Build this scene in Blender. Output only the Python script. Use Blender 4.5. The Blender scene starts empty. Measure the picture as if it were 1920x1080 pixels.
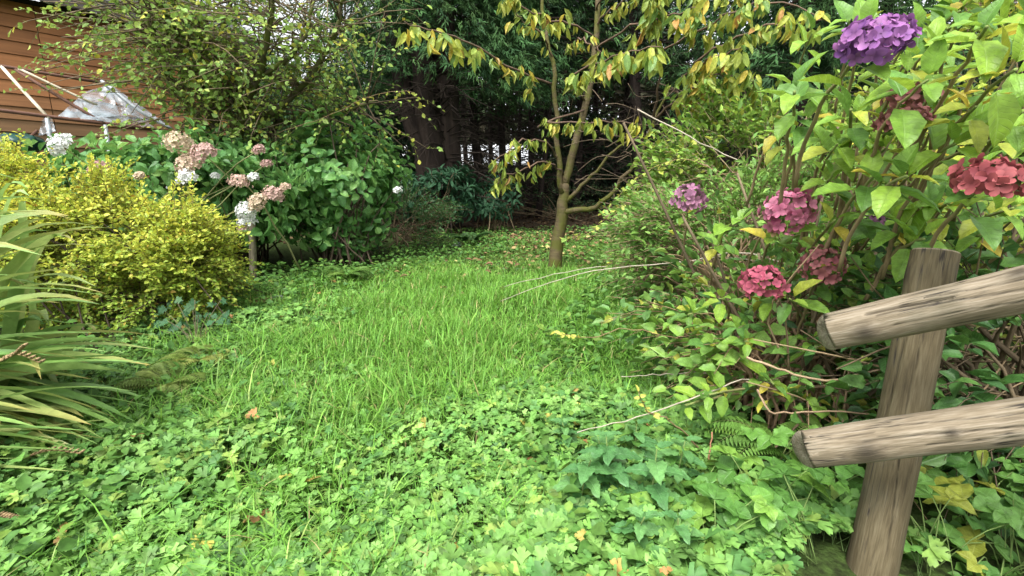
import bpy, math
import numpy as np
from mathutils import Matrix, Vector

sc = bpy.context.scene
COL = sc.collection
rad = math.radians

# ------------------------------------------------------------------ camera, sky, sun, exposure
F, PITCH, CAMH = 900.0, rad(11.5), 1.0
cam_d = bpy.data.cameras.new('camera')
cam_d.sensor_width = 36.0
cam_d.lens = 36.0 * F / 1920.0
cam_d.clip_start, cam_d.clip_end = 0.02, 2000
cam = bpy.data.objects.new('camera', cam_d)
COL.objects.link(cam)
cam.location = (0, 0, CAMH)
cam.rotation_euler = (math.pi / 2 - PITCH, 0, 0)
sc.camera = cam

SUN_EL, SUN_ROT = rad(58), rad(205)
world = bpy.data.worlds.new('World')
sc.world = world
world.use_nodes = True
wn, wl = world.node_tree.nodes, world.node_tree.links
wn.clear()
w_out = wn.new('ShaderNodeOutputWorld')
w_bg = wn.new('ShaderNodeBackground')
w_sky = wn.new('ShaderNodeTexSky')
w_sky.sky_type = 'NISHITA'
w_sky.sun_disc = False
w_sky.sun_elevation = SUN_EL
w_sky.sun_rotation = SUN_ROT
w_sky.dust_density = 4.0
w_hs = wn.new('ShaderNodeHueSaturation')          # overcast: the cloud layer takes the blue out
w_hs.inputs['Saturation'].default_value = 0.16
w_bg.inputs['Strength'].default_value = 0.15
wl.new(w_sky.outputs[0], w_hs.inputs['Color'])
wl.new(w_hs.outputs[0], w_bg.inputs['Color'])
wl.new(w_bg.outputs[0], w_out.inputs['Surface'])

sun_d = bpy.data.lights.new('sun', 'SUN')
sun_d.energy = 1.5
sun_d.angle = rad(25)
sun_d.color = (1.0, 0.97, 0.92)
sun = bpy.data.objects.new('sun', sun_d)
COL.objects.link(sun)
_sd = Vector((math.sin(SUN_ROT) * math.cos(SUN_EL), math.cos(SUN_ROT) * math.cos(SUN_EL), math.sin(SUN_EL)))
sun.rotation_euler = _sd.to_track_quat('Z', 'Y').to_euler()
sun.location = (0, -3, 12)

sc.view_settings.view_transform = 'Standard'
sc.view_settings.look = 'None'
sc.view_settings.gamma = 1.0
sc.view_settings.use_curve_mapping = False
sc.view_settings.exposure = 1.62
sc.cycles.max_bounces = 6
sc.cycles.transmission_bounces = 4
sc.cycles.diffuse_bounces = 4

# ------------------------------------------------------------------ pixel -> place
CP, SP = math.cos(PITCH), math.sin(PITCH)

def ray(px, py):
    u, v = (px - 960) / F, (540 - py) / F
    return np.array([u, CP + v * SP, -SP + v * CP])

def P(px, py, Y):
    d = ray(px, py)
    return np.array([0, 0, CAMH]) + d * (Y / d[1])

def gz(x, y):
    x = np.asarray(x, float); y = np.asarray(y, float)
    z = 0.03 * np.clip(y, -5, 14)
    return z + 0.018 * np.sin(x * 2.3 + 0.7) * np.sin(y * 1.9) + 0.012 * np.sin(x * 5.1 + y * 3.7)

def G(px, py):
    d = ray(px, py)
    t = 2.0
    for _ in range(40):
        p = np.array([0, 0, CAMH]) + d * t
        t += (p[2] - gz(p[0], p[1])) / max(1e-3, -(d[2] - 0.03)) * 0.8
        t = min(max(t, 0.3), 80)
    return np.array([0, 0, CAMH]) + d * t

def gp(x, y, dz=0.0):
    return np.array([x, y, float(gz(x, y)) + dz])

# ------------------------------------------------------------------ mesh helpers
def norm(a):
    return a / np.maximum(np.linalg.norm(a, axis=-1, keepdims=True), 1e-9)

def wpos(o):
    p = Vector((0, 0, 0))
    while o is not None:
        p += o.location
        o = o.parent
    return np.array(p)

def tag(o, label=None, cat=None, group=None, kind=None):
    if label: o['label'] = label
    if cat: o['category'] = cat
    if group: o['group'] = group
    if kind: o['kind'] = kind
    return o

def thing(name, label, cat, loc, group=None):
    o = bpy.data.objects.new(name, None)
    o.empty_display_size = 0.1
    COL.objects.link(o)
    o.location = Vector([float(c) for c in loc])
    return tag(o, label, cat, group)

class MB:
    def __init__(s):
        s.v, s.f, s.c, s.u, s.n = [], [], [], [], 0

    def add(s, v, f, c, u=None):
        v = np.asarray(v, float); f = np.asarray(f, int)
        s.v.append(v); s.f.append(f + s.n)
        c = np.asarray(c, float)
        if c.ndim == 1: c = np.tile(c, (len(v), 1))
        s.c.append(c)
        s.u.append(np.zeros((len(v), 3)) if u is None else np.asarray(u, float))
        s.n += len(v)
        return s

    def scatter(s, T, pos, fwd, nrm, scale, col, wscale=None):
        n = len(pos)
        if n == 0: return s
        Y = norm(fwd); X = norm(np.cross(Y, nrm)); Z = np.cross(X, Y)
        scale = np.broadcast_to(np.asarray(scale, float), (n,))
        w = scale if wscale is None else scale * wscale
        tv = T['v']
        V = (pos[:, None, :] + (w[:, None, None] * tv[None, :, 0:1]) * X[:, None, :]
             + (scale[:, None, None] * tv[None, :, 1:2]) * Y[:, None, :]
             + (scale[:, None, None] * tv[None, :, 2:3]) * Z[:, None, :])
        k = len(tv)
        Fc = (T['f'][None] + (np.arange(n) * k)[:, None, None]).reshape(-1, 3)
        C = np.repeat(col, k, axis=0)
        if 'c' in T: C = C * np.tile(T['c'], (n, 1))
        return s.add(V.reshape(-1, 3), Fc, C, np.tile(T['u'], (n, 1)))

    def tubes(s, PTS, R, col, sides=5, cap=True):
        PTS = np.asarray(PTS, float)
        if PTS.ndim == 2: PTS = PTS[None]
        N, m, _ = PTS.shape
        R = np.broadcast_to(np.asarray(R, float), (N, m))
        T = norm(np.gradient(PTS, axis=1))
        avg = norm(PTS[:, -1] - PTS[:, 0] + 1e-6)
        ref = np.where(np.abs(avg[:, 2:3]) > 0.8, np.array([[1.0, 0.1, 0]]), np.array([[0.05, 0.1, 1.0]]))
        U = norm(np.cross(T, np.repeat(ref[:, None, :], m, 1)))
        W = np.cross(T, U)
        a = np.arange(sides) / sides * 2 * math.pi
        ring = U[:, :, None, :] * np.cos(a)[None, None, :, None] + W[:, :, None, :] * np.sin(a)[None, None, :, None]
        V = PTS[:, :, None, :] + R[:, :, None, None] * ring
        i = np.arange(m - 1)[:, None] * sides; j = np.arange(sides)[None]; j2 = (j + 1) % sides
        q = np.stack([i + j, i + j2, i + sides + j2, i + sides + j], -1).reshape(-1, 4)
        tri = np.concatenate([q[:, [0, 1, 2]], q[:, [0, 2, 3]]])
        if cap and sides > 3:
            e = (m - 1) * sides
            fan = np.array([[e, e + k, e + k + 1] for k in range(1, sides - 1)] + [[0, k + 1, k] for k in range(1, sides - 1)])
            tri = np.concatenate([tri, fan])
        Fc = (tri[None] + (np.arange(N) * m * sides)[:, None, None]).reshape(-1, 3)
        ln = np.concatenate([np.zeros((N, 1)), np.cumsum(np.linalg.norm(np.diff(PTS, axis=1), axis=-1), 1)], 1)
        uu = np.zeros((N, m, sides, 3))
        uu[..., 0] = np.cos(a) * R[:, :, None]; uu[..., 1] = np.sin(a) * R[:, :, None]; uu[..., 2] = ln[:, :, None] + np.arange(N)[:, None, None] * 1.37
        col = np.asarray(col, float)
        if col.ndim == 1: col = np.tile(col, (N, 1))
        return s.add(V.reshape(-1, 3), Fc, np.repeat(col, m * sides, 0), uu.reshape(-1, 3))

    def mesh(s, name, mat, smooth=True, origin=None):
        v = np.concatenate(s.v); f = np.concatenate(s.f); c = np.concatenate(s.c); u = np.concatenate(s.u)
        if origin is not None: v = v - origin
        me = bpy.data.meshes.new(name)
        me.vertices.add(len(v)); me.vertices.foreach_set('co', v.astype(np.float32).ravel())
        me.loops.add(f.size); me.loops.foreach_set('vertex_index', f.astype(np.int32).ravel())
        me.polygons.add(len(f))
        me.polygons.foreach_set('loop_start', np.arange(0, f.size, 3, dtype=np.int32))
        me.polygons.foreach_set('loop_total', np.full(len(f), 3, dtype=np.int32))
        me.polygons.foreach_set('use_smooth', np.full(len(f), smooth, dtype=bool))
        a = me.attributes.new('Col', 'FLOAT_COLOR', 'POINT')
        a.data.foreach_set('color', np.concatenate([c, np.ones((len(c), 1))], 1).astype(np.float32).ravel())
        a = me.attributes.new('luv', 'FLOAT_VECTOR', 'POINT')
        a.data.foreach_set('vector', u.astype(np.float32).ravel())
        me.materials.append(mat)
        me.update(calc_edges=True)
        return me

    def build(s, name, mat, parent=None, smooth=True, kind=None, loc=None):
        org = wpos(parent) if parent is not None else (np.zeros(3) if loc is None else np.asarray(loc, float))
        o = bpy.data.objects.new(name, s.mesh(name, mat, smooth, org))
        COL.objects.link(o)
        if parent is not None: o.parent = parent
        else: o.location = Vector([float(x) for x in org])
        if kind: o['kind'] = kind
        return o

def put(name, me, parent, pos, fwd, nrm, scale, wscale=1.0):
    Y = norm(np.asarray(fwd, float)); X = norm(np.cross(Y, nrm)); Z = np.cross(X, Y)
    o = bpy.data.objects.new(name, me)
    COL.objects.link(o)
    o.parent = parent
    q = np.asarray(pos) - wpos(parent)
    o.matrix_basis = Matrix(((X[0] * scale * wscale, Y[0] * scale, Z[0] * scale, q[0]), (X[1] * scale * wscale, Y[1] * scale, Z[1] * scale, q[1]),
                             (X[2] * scale * wscale, Y[2] * scale, Z[2] * scale, q[2]), (0, 0, 0, 1)))
    return o

def spline(pts, n):
    pts = np.asarray(pts, float)
    if len(pts) == 2: return pts[0] + (pts[1] - pts[0]) * np.linspace(0, 1, n)[:, None]
    p = np.vstack([2 * pts[0] - pts[1], pts, 2 * pts[-1] - pts[-2]])
    t = np.linspace(0, len(pts) - 1 - 1e-6, n); i = t.astype(int); f = (t - i)[:, None]
    a, b, c, d = p[i], p[i + 1], p[i + 2], p[i + 3]
    return 0.5 * (2 * b + (c - a) * f + (2 * a - 5 * b + 4 * c - d) * f ** 2 + (3 * b - a - 3 * c + d) * f ** 3)

def bez(a, c, b, n=8):
    t = np.linspace(0, 1, n)[:, None]
    return (1 - t) ** 2 * a + 2 * t * (1 - t) * c + t ** 2 * b

def pal(rng, n, cols, wts=None, jit=0.15):
    cols = np.asarray(cols, float)
    if wts is None: wts = np.ones(len(cols))
    i = rng.choice(len(cols), n, p=np.asarray(wts) / np.sum(wts))
    j = rng.choice(len(cols), n, p=np.asarray(wts) / np.sum(wts))
    t = rng.random((n, 1)) * 0.4
    c = cols[i] * (1 - t) + cols[j] * t
    return c * (1 + jit * rng.standard_normal((n, 1))).clip(0.5, 1.6)

def sph(rng, n):
    return norm(rng.standard_normal((n, 3)))

# ------------------------------------------------------------------ leaf templates (unit length along +Y, face +Z)
def T_small(w=0.5, fold=0.08, droop=0.06):
    v = np.array([[0, 0, 0], [-w * .42, .3, fold], [-w * .45, .62, fold], [0, 1, -droop], [w * .45, .62, fold], [w * .42, .3, fold]])
    f = np.array([[0, 4, 3], [0, 5, 4], [0, 3, 2], [0, 2, 1]])
    return dict(v=v, f=f, u=v * [1 / w, 1, 0])

def T_grid(w, nl=6, fold=0.15, droop=0.25, tooth=0.06, peak=0.45, petiole=0.0, wav=0.03, seed=0, sharp=1.0, quilt=0.0):
    r = np.random.default_rng(seed)
    vs, us = [], []
    t = np.linspace(0, 1, nl + 1)
    k = math.log(0.5) / math.log(peak)
    for i, ti in enumerate(t):
        hw = 0.5 * w * max(0.012, math.sin(math.pi * ti ** k) ** (0.75 * sharp))
        if 0 < i < nl: hw *= 1 + tooth * (1 if i % 2 else -1)
        z0 = -droop * ti ** 2
        for s in (-1, -.5, 0, .5, 1):
            z = z0 + fold * abs(s) * hw * 2 * (1 - .25 * abs(s)) + wav * r.standard_normal() * abs(s) + quilt * (1 if i % 2 else -1) * (1 - abs(abs(s) - .5))* (0 < i < nl)*(s != 0)
            vs.append([s * hw, petiole + ti * (1 - petiole) - abs(s) * hw * 0.18 * (0 if i == 0 else 1), z]); us.append([s, ti, 0])
    f = []
    for i in range(nl):
        for j in range(4):
            a = i * 5 + j
            f += [[a, a + 1, a + 6], [a, a + 6, a + 5]]
    return dict(v=np.array(vs), f=np.array(f), u=np.array(us))

def T_outline(pts, fold=0.1, center=(0, .4), cup=0.05):
    pts = np.asarray(pts, float)
    v = [[center[0], center[1], 0]] + [[p[0], p[1], fold * abs(p[0]) - cup * (p[1] - .4) ** 2] for p in pts]
    n = len(pts)
    f = [[0, 1 + i, 1 + (i + 1) % n] for i in range(n)]
    v = np.array(v)
    return dict(v=v, f=np.array(f), u=v.copy())

def merge(Ts):
    v, f, u, n = [], [], [], 0
    for T in Ts:
        v.append(T['v']); f.append(T['f'] + n); u.append(T['u']); n += len(T['v'])
    return dict(v=np.concatenate(v), f=np.concatenate(f), u=np.concatenate(u))

def xform(T, ang=0, scale=1.0, off=(0, 0, 0), pitch=0):
    v = T['v'] * scale
    cp, sp = math.cos(pitch), math.sin(pitch)
    v = np.stack([v[:, 0], v[:, 1] * cp - v[:, 2] * sp, v[:, 1] * sp + v[:, 2] * cp], 1)
    c, s = math.cos(ang), math.sin(ang)
    v = np.stack([v[:, 0] * c - v[:, 1] * s, v[:, 0] * s + v[:, 1] * c, v[:, 2]], 1) + np.array(off)
    return dict(v=v, f=T['f'], u=T['u'])

def buttercup(seed, simple=False):
    r = np.random.default_rng(seed)
    lob = [(-.03, 0), (-.24, .26), (-.44, .50), (-.36, .72), (-.17, .58), (-.24, .86), (-.09, .99), (0, .90), (.10, 1.0), (.24, .84), (.17, .58), (.36, .70), (.44, .48), (.24, .26), (.03, 0)]
    if simple: lob = [(-.03, 0), (-.42, .48), (-.16, .60), (-.16, .95), (.16, .95), (.16, .60), (.42, .48), (.03, 0)]
    out = []
    for a in (-1.35, 0, 1.35):
        L = T_outline([(x * r.uniform(.85, 1.2) * 1.12, y * r.uniform(.92, 1.08)) for x, y in lob], fold=r.uniform(.1, .5), cup=r.uniform(.1, .5))
        out.append(xform(L, a + r.normal(0, .12), 0.56 * r.uniform(.85, 1.1), pitch=r.normal(-.05, .18)))
    return merge(out)

def trifoliate(seed, n=3):
    r = np.random.default_rng(seed)
    out = []
    for a in (-1.25, 0, 1.25):
        L = T_grid(.8, 5, fold=.25, droop=r.uniform(.1, .35), tooth=.1, peak=.58, seed=seed + int(a * 9) + 20, sharp=.55, quilt=.015)
        out.append(xform(L, a + r.normal(0, .1), .55, pitch=r.normal(0, .15)))
    return merge(out)

# ------------------------------------------------------------------ materials
def nodes(name):
    m = bpy.data.materials.new(name)
    m.use_nodes = True
    n, l = m.node_tree.nodes, m.node_tree.links
    n.clear()
    return m, n, l, n.new('ShaderNodeOutputMaterial')

def mat_leaf(name, trans=0.3, rough=0.45, spec=0.4, vein=0.0, mottle=0.25):
    m, n, l, out = nodes(name)
    at = n.new('ShaderNodeAttribute'); at.attribute_name = 'Col'
    oi = n.new('ShaderNodeObjectInfo')
    tc = n.new('ShaderNodeNewGeometry')
    nz = n.new('ShaderNodeTexNoise'); nz.inputs['Scale'].default_value = 55; nz.inputs['Detail'].default_value = 3
    l.new(tc.outputs['Position'], nz.inputs['Vector'])
    mr = n.new('ShaderNodeMapRange'); mr.inputs[1].default_value = .3; mr.inputs[2].default_value = .7
    mr.inputs[3].default_value = 1 - mottle; mr.inputs[4].default_value = 1 + mottle
    l.new(nz.outputs['Fac'], mr.inputs[0])
    hs = n.new('ShaderNodeHueSaturation')
    l.new(at.outputs['Color'], hs.inputs['Color'])
    l.new(mr.outputs[0], hs.inputs['Value'])
    col = hs.outputs[0]
    pr = n.new('ShaderNodeBsdfPrincipled')
    if vein > 0:
        lu = n.new('ShaderNodeAttribute'); lu.attribute_name = 'luv'
        sx = n.new('ShaderNodeSeparateXYZ'); l.new(lu.outputs['Vector'], sx.inputs[0])
        ab = n.new('ShaderNodeMath'); ab.operation = 'ABSOLUTE'; l.new(sx.outputs[0], ab.inputs[0])
        mu = n.new('ShaderNodeMath'); mu.operation = 'MULTIPLY_ADD'; mu.inputs[1].default_value = -.22
        l.new(ab.outputs[0], mu.inputs[0]); l.new(sx.outputs[1], mu.inputs[2])
        sn = n.new('ShaderNodeMath'); sn.operation = 'MULTIPLY'; sn.inputs[1].default_value = 8.5; l.new(mu.outputs[0], sn.inputs[0])
        fr = n.new('ShaderNodeMath'); fr.operation = 'PINGPONG'; fr.inputs[1].default_value = .5; l.new(sn.outputs[0], fr.inputs[0])
        v1 = n.new('ShaderNodeMapRange'); v1.inputs[1].default_value = 0; v1.inputs[2].default_value = .09; v1.inputs[3].default_value = 1; v1.inputs[4].default_value = 0
        l.new(fr.outputs[0], v1.inputs[0])
        v2 = n.new('ShaderNodeMapRange'); v2.inputs[1].default_value = 0; v2.inputs[2].default_value = .07; v2.inputs[3].default_value = 1; v2.inputs[4].default_value = 0
        l.new(ab.outputs[0], v2.inputs[0])
        mx = n.new('ShaderNodeMath'); mx.operation = 'MAXIMUM'; l.new(v1.outputs[0], mx.inputs[0]); l.new(v2.outputs[0], mx.inputs[1])
        mc = n.new('ShaderNodeMix'); mc.data_type = 'RGBA'; mc.blend_type = 'MIX'
        k = n.new('ShaderNodeMath'); k.operation = 'MULTIPLY'; k.inputs[1].default_value = vein; l.new(mx.outputs[0], k.inputs[0])
        l.new(k.outputs[0], mc.inputs[0]); l.new(col, mc.inputs[6])
        hb = n.new('ShaderNodeHueSaturation'); hb.inputs['Value'].default_value = 1.7; hb.inputs['Saturation'].default_value = .8
        l.new(col, hb.inputs['Color']); l.new(hb.outputs[0], mc.inputs[7])
        col = mc.outputs[2]
        bp = n.new('ShaderNodeBump'); bp.inputs['Strength'].default_value = .5; bp.inputs['Distance'].default_value = .004; bp.invert = True
        l.new(mx.outputs[0], bp.inputs['Height']); l.new(bp.outputs[0], pr.inputs['Normal'])
    pr.inputs['Roughness'].default_value = rough
    pr.inputs['Specular IOR Level'].default_value = spec
    l.new(col, pr.inputs['Base Color'])
    tr = n.new('ShaderNodeBsdfTranslucent')
    ht = n.new('ShaderNodeHueSaturation'); ht.inputs['Hue'].default_value = .485; ht.inputs['Value'].default_value = 1.25
    l.new(col, ht.inputs['Color']); l.new(ht.outputs[0], tr.inputs['Color'])
    ms = n.new('ShaderNodeMixShader'); ms.inputs[0].default_value = trans
    l.new(pr.outputs[0], ms.inputs[1]); l.new(tr.outputs[0], ms.inputs[2]); l.new(ms.outputs[0], out.inputs['Surface'])
    return m

def mat_bark(name, scale=(30, 30, 6), dark=.45, rough=.9, moss=0.0, mosscol=(.12, .13, .02)):
    """colour from Col, streaked along the stem"""
    m, n, l, out = nodes(name)
    at = n.new('ShaderNodeAttribute'); at.attribute_name = 'Col'
    lu = n.new('ShaderNodeAttribute'); lu.attribute_name = 'luv'
    mp = n.new('ShaderNodeMapping'); mp.inputs['Scale'].default_value = scale
    l.new(lu.outputs['Vector'], mp.inputs['Vector'])
    nz = n.new('ShaderNodeTexNoise'); nz.inputs['Scale'].default_value = 1; nz.inputs['Detail'].default_value = 6; nz.inputs['Roughness'].default_value = .65
    l.new(mp.outputs[0], nz.inputs['Vector'])
    mr = n.new('ShaderNodeMapRange'); mr.inputs[1].default_value = .32; mr.inputs[2].default_value = .68; mr.inputs[3].default_value = dark; mr.inputs[4].default_value = 1.3
    l.new(nz.outputs['Fac'], mr.inputs[0])
    hs = n.new('ShaderNodeHueSaturation'); l.new(at.outputs['Color'], hs.inputs['Color']); l.new(mr.outputs[0], hs.inputs['Value'])
    col = hs.outputs[0]
    if moss > 0:
        g = n.new('ShaderNodeNewGeometry')
        n2 = n.new('ShaderNodeTexNoise'); n2.inputs['Scale'].default_value = 9; n2.inputs['Detail'].default_value = 4
        l.new(g.outputs['Position'], n2.inputs['Vector'])
        m2 = n.new('ShaderNodeMapRange'); m2.inputs[1].default_value = .62 - moss * .3; m2.inputs[2].default_value = .7 - moss * .15
        l.new(n2.outputs['Fac'], m2.inputs[0])
        mc = n.new('ShaderNodeMix'); mc.data_type = 'RGBA'
        l.new(m2.outputs[0], mc.inputs[0]); l.new(col, mc.inputs[6]); mc.inputs[7].default_value = (*mosscol, 1)
        col = mc.outputs[2]
    pr = n.new('ShaderNodeBsdfPrincipled'); pr.inputs['Roughness'].default_value = rough; pr.inputs['Specular IOR Level'].default_value = .2
    l.new(col, pr.inputs['Base Color'])
    bp = n.new('ShaderNodeBump'); bp.inputs['Strength'].default_value = .7; bp.inputs['Distance'].default_value = .008
    l.new(nz.outputs['Fac'], bp.inputs['Height']); l.new(bp.outputs[0], pr.inputs['Normal'])
    l.new(pr.outputs[0], out.inputs['Surface'])
    return m

def mat_plain(name, col, rough=.6, metal=0.0, spec=.4, nscale=20, namt=.25, bump=0.0, stretch=(1, 1, 1)):
    m, n, l, out = nodes(name)
    tc = n.new('ShaderNodeTexCoord')
    mp = n.new('ShaderNodeMapping'); mp.inputs['Scale'].default_value = stretch
    l.new(tc.outputs['Object'], mp.inputs['Vector'])
    nz = n.new('ShaderNodeTexNoise'); nz.inputs['Scale'].default_value = nscale; nz.inputs['Detail'].default_value = 5
    l.new(mp.outputs[0], nz.inputs['Vector'])
    mr = n.new('ShaderNodeMapRange'); mr.inputs[1].default_value = .3; mr.inputs[2].default_value = .7; mr.inputs[3].default_value = 1 - namt; mr.inputs[4].default_value = 1 + namt
    l.new(nz.outputs['Fac'], mr.inputs[0])
    hs = n.new('ShaderNodeHueSaturation'); hs.inputs['Color'].default_value = (*col, 1); l.new(mr.outputs[0], hs.inputs['Value'])
    pr = n.new('ShaderNodeBsdfPrincipled'); pr.inputs['Roughness'].default_value = rough; pr.inputs['Metallic'].default_value = metal; pr.inputs['Specular IOR Level'].default_value = spec
    l.new(hs.outputs[0], pr.inputs['Base Color'])
    if bump:
        bp = n.new('ShaderNodeBump'); bp.inputs['Strength'].default_value = bump; bp.inputs['Distance'].default_value = .01
        l.new(nz.outputs['Fac'], bp.inputs['Height']); l.new(bp.outputs[0], pr.inputs['Normal'])
    l.new(pr.outputs[0], out.inputs['Surface'])
    return m

def mat_petal(name, c1, c2, c3=None, trans=.25):
    """two petal tints, mixed per floret and towards the rim"""
    m, n, l, out = nodes(name)
    oi = n.new('ShaderNodeObjectInfo')
    g = n.new('ShaderNodeNewGeometry')
    nz = n.new('ShaderNodeTexNoise'); nz.inputs['Scale'].default_value = 45; nz.inputs['Detail'].default_value = 3
    l.new(g.outputs['Position'], nz.inputs['Vector'])
    lu = n.new('ShaderNodeAttribute'); lu.attribute_name = 'luv'
    sx = n.new('ShaderNodeSeparateXYZ'); l.new(lu.outputs['Vector'], sx.inputs[0])
    rg = n.new('ShaderNodeMapRange'); rg.inputs[1].default_value = .1; rg.inputs[2].default_value = 1.0; rg.inputs[3].default_value = .62; rg.inputs[4].default_value = 1.12
    l.new(sx.outputs[1], rg.inputs[0])
    ad = n.new('ShaderNodeMath'); ad.operation = 'MULTIPLY_ADD'; ad.inputs[1].default_value = .55; l.new(oi.outputs['Random'], ad.inputs[0])
    mr = n.new('ShaderNodeMapRange'); mr.inputs[1].default_value = .3; mr.inputs[2].default_value = .7; mr.inputs[4].default_value = .5
    l.new(nz.outputs['Fac'], mr.inputs[0]); l.new(mr.outputs[0], ad.inputs[2])
    cr = n.new('ShaderNodeValToRGB'); cr.color_ramp.elements[0].color = (*c1, 1); cr.color_ramp.elements[1].color = (*c2, 1)
    if c3:
        e = cr.color_ramp.elements.new(.9); e.color = (*c2, 1); cr.color_ramp.elements[2].color = (*c3, 1)
    l.new(ad.outputs[0], cr.inputs[0])
    pr = n.new('ShaderNodeBsdfPrincipled'); pr.inputs['Roughness'].default_value = .6; pr.inputs['Specular IOR Level'].default_value = .25
    tr = n.new('ShaderNodeBsdfTranslucent')
    hv = n.new('ShaderNodeHueSaturation'); l.new(cr.outputs[0], hv.inputs['Color']); l.new(rg.outputs[0], hv.inputs['Value'])
    l.new(hv.outputs[0], pr.inputs['Base Color']); l.new(hv.outputs[0], tr.inputs['Color'])
    ms = n.new('ShaderNodeMixShader'); ms.inputs[0].default_value = trans
    l.new(pr.outputs[0], ms.inputs[1]); l.new(tr.outputs[0], ms.inputs[2]); l.new(ms.outputs[0], out.inputs['Surface'])
    return m

M_LEAF = mat_leaf('leaf_soft', .32, .55, .3)
M_GLOSS = mat_leaf('leaf_glossy', .22, .5, .2, vein=.25)
M_VEIN = mat_leaf('leaf_veined', .34, .45, .4, vein=.38)
M_GRASS = mat_leaf('grass_blade', .35, .5, .3, mottle=.12)
M_CONIF = mat_leaf('conifer_needles', .12, .7, .15)
M_DRY = mat_leaf('dead_leaf', .15, .8, .1)
M_BARK = mat_bark('bark_plain')
M_CONBARK = mat_bark('bark_conifer', (14, 14, 2.2), .3)
M_CHERRY = mat_bark('bark_cherry', (10, 10, 55), .55, .7, moss=.75, mosscol=(.085, .088, .018))
M_MOSSY = mat_bark('bark_mossy', (20, 20, 8), .5, .95, moss=.8, mosscol=(.10, .12, .025))
M_STEM = mat_bark('stem_dry', (60, 60, 14), .6, .8)

# ------------------------------------------------------------------ ground
def ground():
    xs = np.concatenate([[-300, -120, -60, -30, -18], np.arange(-12, 12.01, .25), [18, 30, 60, 120, 300]])
    ys = np.concatenate([[-60, -20, -8], np.arange(-4, 16.01, .25), [20, 26, 35, 60, 120, 300]])
    X, Y = np.meshgrid(xs, ys)
    V = np.stack([X, Y, gz(X, Y) - .004], -1).reshape(-1, 3)
    nx, ny = len(xs), len(ys)
    i = (np.arange(ny - 1)[:, None] * nx + np.arange(nx - 1)[None]).ravel()
    f = np.concatenate([np.stack([i, i + 1, i + nx + 1], 1), np.stack([i, i + nx + 1, i + nx], 1)])
    m, n, l, out = nodes('ground_soil')
    g = n.new('ShaderNodeNewGeometry')
    a = n.new('ShaderNodeTexNoise'); a.inputs['Scale'].default_value = 1.1; a.inputs['Detail'].default_value = 6
    b = n.new('ShaderNodeTexNoise'); b.inputs['Scale'].default_value = 38; b.inputs['Detail'].default_value = 6
    l.new(g.outputs['Position'], a.inputs['Vector']); l.new(g.outputs['Position'], b.inputs['Vector'])
    sx = n.new('ShaderNodeSeparateXYZ'); l.new(g.outputs['Position'], sx.inputs[0])
    wd = n.new('ShaderNodeMath'); wd.operation = 'MULTIPLY_ADD'; wd.inputs[1].default_value = 1.6; l.new(a.outputs['Fac'], wd.inputs[0]); l.new(sx.outputs[1], wd.inputs[2])
    k = n.new('ShaderNodeMapRange'); k.inputs[1].default_value = 8.6; k.inputs[2].default_value = 9.8; l.new(wd.outputs[0], k.inputs[0])
    c1 = n.new('ShaderNodeValToRGB'); c1.color_ramp.elements[0].position = .35; c1.color_ramp.elements[0].color = (.018, .024, .008, 1)
    c1.color_ramp.elements[1].position = .7; c1.color_ramp.elements[1].color = (.05, .085, .02, 1)
    c2 = n.new('ShaderNodeValToRGB'); c2.color_ramp.elements[0].position = .35; c2.color_ramp.elements[0].color = (.016, .012, .007, 1)
    c2.color_ramp.elements[1].position = .7; c2.color_ramp.elements[1].color = (.05, .036, .02, 1)
    l.new(b.outputs['Fac'], c1.inputs[0]); l.new(b.outputs['Fac'], c2.inputs[0])
    mx = n.new('ShaderNodeMix'); mx.data_type = 'RGBA'; l.new(k.outputs[0], mx.inputs[0]); l.new(c1.outputs[0], mx.inputs[6]); l.new(c2.outputs[0], mx.inputs[7])
    pr = n.new('ShaderNodeBsdfPrincipled'); pr.inputs['Roughness'].default_value = .95; pr.inputs['Specular IOR Level'].default_value = .1
    bp = n.new('ShaderNodeBump'); bp.inputs['Strength'].default_value = .8; bp.inputs['Distance'].default_value = .02; l.new(b.outputs['Fac'], bp.inputs['Height'])
    l.new(bp.outputs[0], pr.inputs['Normal']); l.new(mx.outputs[2], pr.inputs['Base Color']); l.new(pr.outputs[0], out.inputs['Surface'])
    o = MB().add(V, f, (.1, .1, .1)).build('ground', m)
    tag(o, 'ground of the garden running back under the trees', 'ground', kind='structure')
ground()

# edges of the lawn, from the photograph: x as a function of depth
_le = np.array([G(*q)[:2] for q in ((40, 1000), (190, 860), (300, 720), (400, 640), (500, 565), (640, 520), (760, 497), (900, 478))])
_re = np.array([G(*q)[:2] for q in ((1330, 1075), (1180, 900), (1120, 780), (1140, 640), (1180, 560), (1230, 505), (1260, 480))])
def lawn_l(y): return np.interp(y, _le[:, 1], _le[:, 0])
def lawn_r(y): return np.interp(y, _re[:, 1], _re[:, 0])

def field(rng, n, ymin, ymax, left=-.35, right=.4, bias=1.0):
    y = ymin + (ymax - ymin) * rng.random(n) ** bias
    a, b = lawn_l(y) + left, lawn_r(y) + right
    x = a + (b - a) * rng.random(n)
    return x, y

def vnoise(x, y, s, seed=0):
    """cheap smooth noise 0..1"""
    r = np.random.default_rng(seed)
    z = np.zeros_like(x)
    for k in range(7):
        a = r.uniform(0, 6.28); fq = s * r.uniform(.6, 1.9)
        z += np.sin((x * math.cos(a) + y * math.sin(a)) * fq + r.uniform(0, 6.28))
    return np.clip(.5 + z / 6, 0, 1)

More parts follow.
